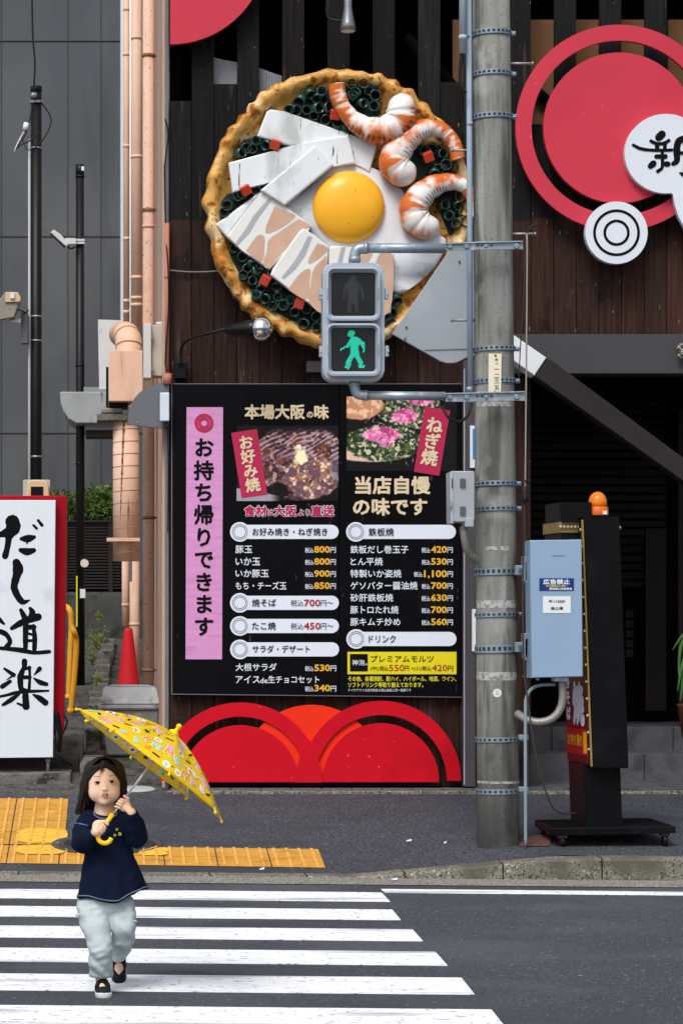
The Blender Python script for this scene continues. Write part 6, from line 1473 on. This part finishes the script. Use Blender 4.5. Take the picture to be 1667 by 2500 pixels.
g.disp(lambda X, Y, Z: .0022 * np.sin(38 * Z + 30 * X + 2.2 * np.sin(21 * X + 13 * Z + 9 * (Y - CY))) * np.sin(17 * X - 11 * Z + 1.0) + .0013 * np.sin(95 * Z - 60 * X + 3 * np.sin(30 * X)) * np.sin(23 * X + 19 * Z))
shirt = g.mesh('sweatshirt', NAVY, child)
nr = [Vector(C(258 + 28 * math.cos(a_), 1984 + 15 * math.sin(a_) , -.048 + .03 * (1 - math.sin(a_)))) for a_ in [math.radians(-10 + 200 * i / 14) for i in range(15)]]
MB().tube(nr, .003, 8).build('neck_trim', TRIM, shirt)
hem = []
for i in range(28):
    s_ = .03 + .94 * i / 27; x = (186 + 184 * s_ - CX) * k_; L_, R_ = (186 - CX) * k_, (370 - CX) * k_
    z = zH + .018 * math.sin(s_ * 9 + .4) * .5 + min(1, max(0, (x - .02) / .12)) * .040 + .012
    u_ = 2 * s_ - 1; y = CY + .03 - .118 * math.sqrt(max(0, 1 - u_ * u_)) * 1.0
    a_ = math.atan2(y - CY - .03, x - (L_ + R_) / 2); fold = 1 + .035 * math.sin(a_ * 9 + 2)
    hem.append(Vector(((L_ + R_) / 2 + (x - (L_ + R_) / 2) * fold, CY + .03 + (y - CY - .03) * fold, z)))
MB().tube(hem, .0028, 8).build('hem_trim', TRIM, shirt)
MB().tube([Vector(C(185, 2010, -.03)), Vector(C(200, 2012, -.055)), Vector(C(216, 2016, -.055))], .003, 6).build('seam', TRIM, shirt)
mb = MB(); 
for x, y, r_ in ((286, 2025, 3.4), (281, 2039, 3.4), (293, 2036, 4.2)): mb.ring(x, y, r_ * .45, r_, CY - .083, .004, n=9)
mb.build('print', mat('print_yellow', 'd2c33d', .7), shirt)
# --- trousers
g = Grid((-.24, CY - .22, .03), (.20, CY + .46, .50), .004)
g.ell(C(260, 2205, .03), (.120, .088, .06), .01)
g.chain([C(230, 2215, .02), C(237, 2265, -.035), C(246, 2318, -.055), C(247, 2352, -.03), C(248, 2378, -.01)], [.066, .058, .050, .051, .051], .02)
g.chain([C(294, 2215, .02), C(301, 2262, -.01), C(302, 2292, .02), C(295, 2314, .18), C(290, 2330, .31)], [.062, .052, .047, .044, .036], .015)
g.ell(C(206, 2236, .0), (.022, .045, .06), .03); g.ell(C(314, 2250, .01), (.020, .045, .07), .03)
g.cap(C(248, 2381, -.01), C(248, 2400, -.01), .030, .03, .004, 'sub')
zc_ = C(0, 2381)[2]; g.apply(np.minimum(C(205, 2381, -.10), C(290, 2412, .06)), np.maximum(C(205, 2381, -.10), C(290, 2412, .06)), lambda P: P[..., 2] - zc_, .002, 'sub')
g.disp(lambda X, Y, Z: .0030 * np.sin(62 * Z + 34 * X + 2.5 * np.sin(26 * X + 15 * Z)) * np.sin(24 * X + 19 * Z + 8 * Y) + .0016 * np.sin(120 * Z - 70 * X + 3 * np.sin(33 * Z)) * np.sin(35 * X + 21 * Z) + .0024 * np.sin(85 * X + 12 * Z) * np.clip((Z - .30) * 10, 0, 1))
trs = g.mesh('trousers', MINT, child)
cf = C(248, 2377, -.01); MB().lathe([(.047, -.014), (.052, -.012), (.0525, .006), (.050, .014)], cf, seg=36).build('cuff', mat('mint_cuff', 'a5b6ba', .85, bump=.5, bs=60, stretch=(4, 4, .2)), trs)
mb = MB(); mb.tube([Vector(C(203, 2236, -.04)), Vector(C(192, 2233, -.045)), Vector(C(187, 2235, -.04))], [.005, .004, .006], 8); mb.tube([Vector(C(322, 2250, -.03)), Vector(C(331, 2248, -.035)), Vector(C(334, 2251, -.03))], [.005, .004, .006], 8)
mb.build('pocket_tie', MATS['mint_trousers'], trs)
# --- shoes
def shoe(nm, heel, toe, up):
    g = Grid(np.minimum(heel, toe) - .09, np.maximum(heel, toe) + .09, .0028)
    h_, t_ = Vector(heel), Vector(toe); ax = (t_ - h_).normalized(); u_ = Vector(up); u_ = (u_ - ax * u_.dot(ax)).normalized()
    g.cap(h_ + u_ * .022, t_ + u_ * .010, .030, .0325, .01); g.cap(h_ + u_ * .04, h_ + ax * .03 + u_ * .048, .030, .029, .012)
    g.cap(h_ - u_ * .05, t_ - u_ * .05, .048, .048, .004, 'sub')
    m1 = h_ * .36 + t_ * .64 + u_ * .056; sd = ax.cross(u_)
    g.ell(h_ + ax * .012 + u_ * .085, (.025, .025, .035), .005, 'sub', rot=u_.to_track_quat('Z', 'Y').to_matrix())
    g.cap(m1 + sd * .013, m1 - sd * .013, .019, .019, .004, 'sub')
    o = g.mesh('shoe', SHOE, child)
    g = Grid(np.minimum(heel, toe) - .09, np.maximum(heel, toe) + .09, .0028)
    g.cap(h_ + u_ * .012, t_ + u_ * .012, .0325, .036, .01); g.cap(h_ + u_ * .058, t_ + u_ * .055, .0500, .0485, .002, 'sub'); g.cap(h_ - u_ * .055, t_ - u_ * .055, .052, .052, .002, 'sub'); g.mesh('sole', SOLE, o)
    ms = h_ * .60 + t_ * .40 + u_ * .060
    mb = MB(); mb.tube([ms + sd * .025 - u_ * .036, ms + sd * .0245 - u_ * .016, ms + sd * .016 + u_ * .0, ms + u_ * .004, ms - sd * .016 + u_ * .0, ms - sd * .0245 - u_ * .016, ms - sd * .025 - u_ * .036], .009, 10); mb.build('strap', SHOE, o)
    return o
shoe('shoe', C(250, 2430, .0), C(254, 2434, -.105), (0, 0, 1))
shoe('shoe', C(291, 2352, .40), C(291, 2394, .33), (.0, -.75, .6))

# ------------------------------------------------------------------ yellow umbrella
u = thing('umbrella', 'yellow child umbrella printed with colourful letters held over the shoulder', 'umbrella', Vector(C(255, 2060, -.16)))
RR, HH = .388, .165
UY = mat('umbrella_yellow', 'ffe42c', .5, var=.03, vs=8, spots=(('eab81c', 40, .64, .70),), thin=.5)
def canopy(r, ph, off=0.0):
    """point of the canopy: r 0 apex .. 1 rim, ph angle from the first rib"""
    q = (ph / (math.pi / 4)) % 1.0; sag = math.sin(math.pi * q) * .7
    rr = r * RR * (1 - .075 * sag * r * r)
    h_ = HH * (1 - (r ** 1.75)) - .016 * sag * math.sin(math.pi * min(1, r)) - .0 
    a_ = ph + math.radians(10)
    return UC + AX * (h_ + off) + (E1 * math.cos(a_) + E2 * math.sin(a_)) * rr
mb = MB(); NA, NR = 96, 16; rings = []
for j in range(1, NR + 1): rings.append([mb.bm.verts.new(canopy(j / NR, 2 * math.pi * i / NA)) for i in range(NA)])
ap = mb.bm.verts.new(UC + AX * HH)
for i in range(NA):
    mb.bm.faces.new((ap, rings[0][i], rings[0][(i + 1) % NA]))
    for j in range(NR - 1): mb.bm.faces.new((rings[j][i], rings[j + 1][i], rings[j + 1][(i + 1) % NA], rings[j][(i + 1) % NA]))
can = mb.build('canopy', UY, u, smooth=True)
md = can.modifiers.new('Solidify', 'SOLIDIFY'); md.thickness = .0012
UCOL = [mat('print_' + n_, c_, .6, var=.05) for n_, c_ in (('pink', 'e796c0'), ('orange', 'e3942f'), ('sky', '90c8dc'), ('white', 'f4f0dc'), ('brown', '4c2118'), ('green', '9ccf9a'))]
pm = [MB() for _ in UCOL]; rd = random.Random(21)
def decal(ch, r, ph, size, col, rot, outl=True, star_=False):
    V, P = glyphs(ch, 0) if isinstance(ch, str) else ch
    cx_, cy_ = (V.min(0) + V.max(0)) / 2
    for bold_, mm, lf in (((.08, 3 if col != 3 else 0, .0014), (.035, col, .0026)) if outl else ((0, col, .0022 if star_ else .0016),)):
        for ox, oy, e in fat(bold_):
            for sgn in (1, -1):
                def fn(x, y):
                    dx, dy = (x + ox - cx_) * size, (y + oy - cy_) * size; a, b = dx * math.cos(rot) - dy * math.sin(rot), dx * math.sin(rot) + dy * math.cos(rot)
                    r2 = min(1.0, max(.03, r + b / RR)); return canopy(r2, ph - a / (RR * max(r2, .12)), (lf + e if sgn > 0 else -lf - e - .0012))
                put(pm[mm], V, P, fn)
def shape(n, k=1.0, star=0):
    V = np.array([((1 - star * (i % 2)) * math.cos(2 * math.pi * i / n) * k, (1 - star * (i % 2)) * math.sin(2 * math.pi * i / n)) for i in range(n)]); return V, [list(range(n))]
rect = (np.array([(-1, -.28), (1, -.28), (1, .28), (-1, .28)]), [[0, 1, 2, 3]])
for gi in range(8):
    for (r, n_) in ((.26, 1), (.42, 2), (.58, 3), (.74, 4), (.90, 5)):
        for q in range(n_):
            ph = math.pi / 4 * (gi + (q + .5) / n_ + rd.uniform(-.04, .04)); rot = math.pi + rd.uniform(-.6, .6); rj = r + rd.uniform(-.03, .03); kx = rd.random()
            if kx < .58: decal(rd.choice('ABMKDNTRSY'), rj, ph, .056, rd.choice((0, 0, 1, 1, 2, 3, 5)), rot)
            elif kx < .70: decal(rect, rj, ph, .019, 4, rot, False)
            elif kx < .86: decal(shape(16), rj, ph, .019, 3, rot, False); decal(shape(10, 1, .5), rj, ph, .013, rd.choice((0, 1, 2, 4)), rot, False, True)
            else: decal(shape(10, 1, .55), rj, ph, .018, rd.choice((1, 2, 4)), rot, False)
for _ in range(90): decal(shape(10, 1, .6), rd.uniform(.2, .97), rd.uniform(0, 6.28), rd.uniform(.006, .010), rd.choice((1, 1, 1, 4)), rd.uniform(0, 3), False)
for _ in range(130): decal(shape(8), rd.uniform(.2, .97), rd.uniform(0, 6.28), rd.uniform(.003, .0055), rd.choice((0, 1, 1, 2, 4)), 0, False)
for mb, m in zip(pm, UCOL): mb.build('print', m, can)
# clear window with orange print
mb = MB(); mc = MB()
pA = math.radians(-45 * .93)
def wquad(M_, r0, r1, a0, a1, off, n=6):
    for i in range(n):
        b0, b1 = a0 + (a1 - a0) * i / n, a0 + (a1 - a0) * (i + 1) / n; M_.quad(canopy(r0, b0, off), canopy(r1, b0, off), canopy(r1, b1, off), canopy(r0, b1, off))
for j in range(5):
    for o_ in (.0036, -.005): wquad(mb, .72 + .053 * j, .72 + .053 * (j + 1), .05, .73, o_, 10)
for rr_ in (.80, .87):
    for i in range(9): wquad(mc, rr_, rr_ + .035, .17 + i * .05, .205 + i * .05, -.0075, 1)
win = mb.build('window', mat('vinyl_window', '6a686c', .25, var=.1, vs=6, coat=.3), can); mc.build('lettering', UCOL[1], win)
tipb = mat('umbrella_plastic', 'f2c81a', .35, var=.02)
for i in range(8):
    ph = i * math.pi / 4
    rb = MB().tube([canopy(r, ph, -.004) for r in np.linspace(.05, 1.0, 10)], .0022, 6).build('rib', GALV, u)
    e = canopy(1.0, ph); dv = (canopy(1.0, ph) - canopy(.93, ph)).normalized()
    mb = MB(); mb.tube([e - dv * .01, e + dv * .012], .0042, 10); mb.ball(e + dv * .014, .0072, 12); mb.build('tip', tipb, rb)
    mid = canopy(.5, ph, -.006); hub = UC + AX * (HH - .13)
    MB().tube([hub, mid], .0018, 6).build('strut', GALV, rb)
s0 = shaft_at(262); s1 = UC + AX * HH
MB().tube([s0, s1], .0052, 14).build('shaft', mat('shaft_chrome', 'cfd3d8', .15, metal=.9, var=.02), u)
MB().tube([UC + AX * (HH - .145), UC + AX * (HH - .115)], .011, 14).build('runner', STEELW, u)
mb = MB(); mb.lathe([(.026, -.004), (.022, .006), (.009, .016), (.008, .03)], s1, AX, 20); mb.ball(s1 + AX * .037, .0125, 14); mb.build('ferrule', tipb, u)
ht = shaft_at(274); hb = shaft_at(243)
hk = []; dx = E1 * -1
R_ = .029; cc = hb + E1 * R_
for i in range(13):
    a_ = math.radians(180 + 205 * i / 12); hk.append(cc + E1 * math.cos(a_) * R_ + AX * math.sin(a_) * R_)
MB().tube([ht, ht.lerp(hb, .5), hb] + hk[1:], [.010, .0095, .0095] + [.0098] * 12, 14).build('handle', tipb, u)
MB().tube([ht - AX * .002, ht + AX * .006], .0112, 14).build('collar', tipb, u)
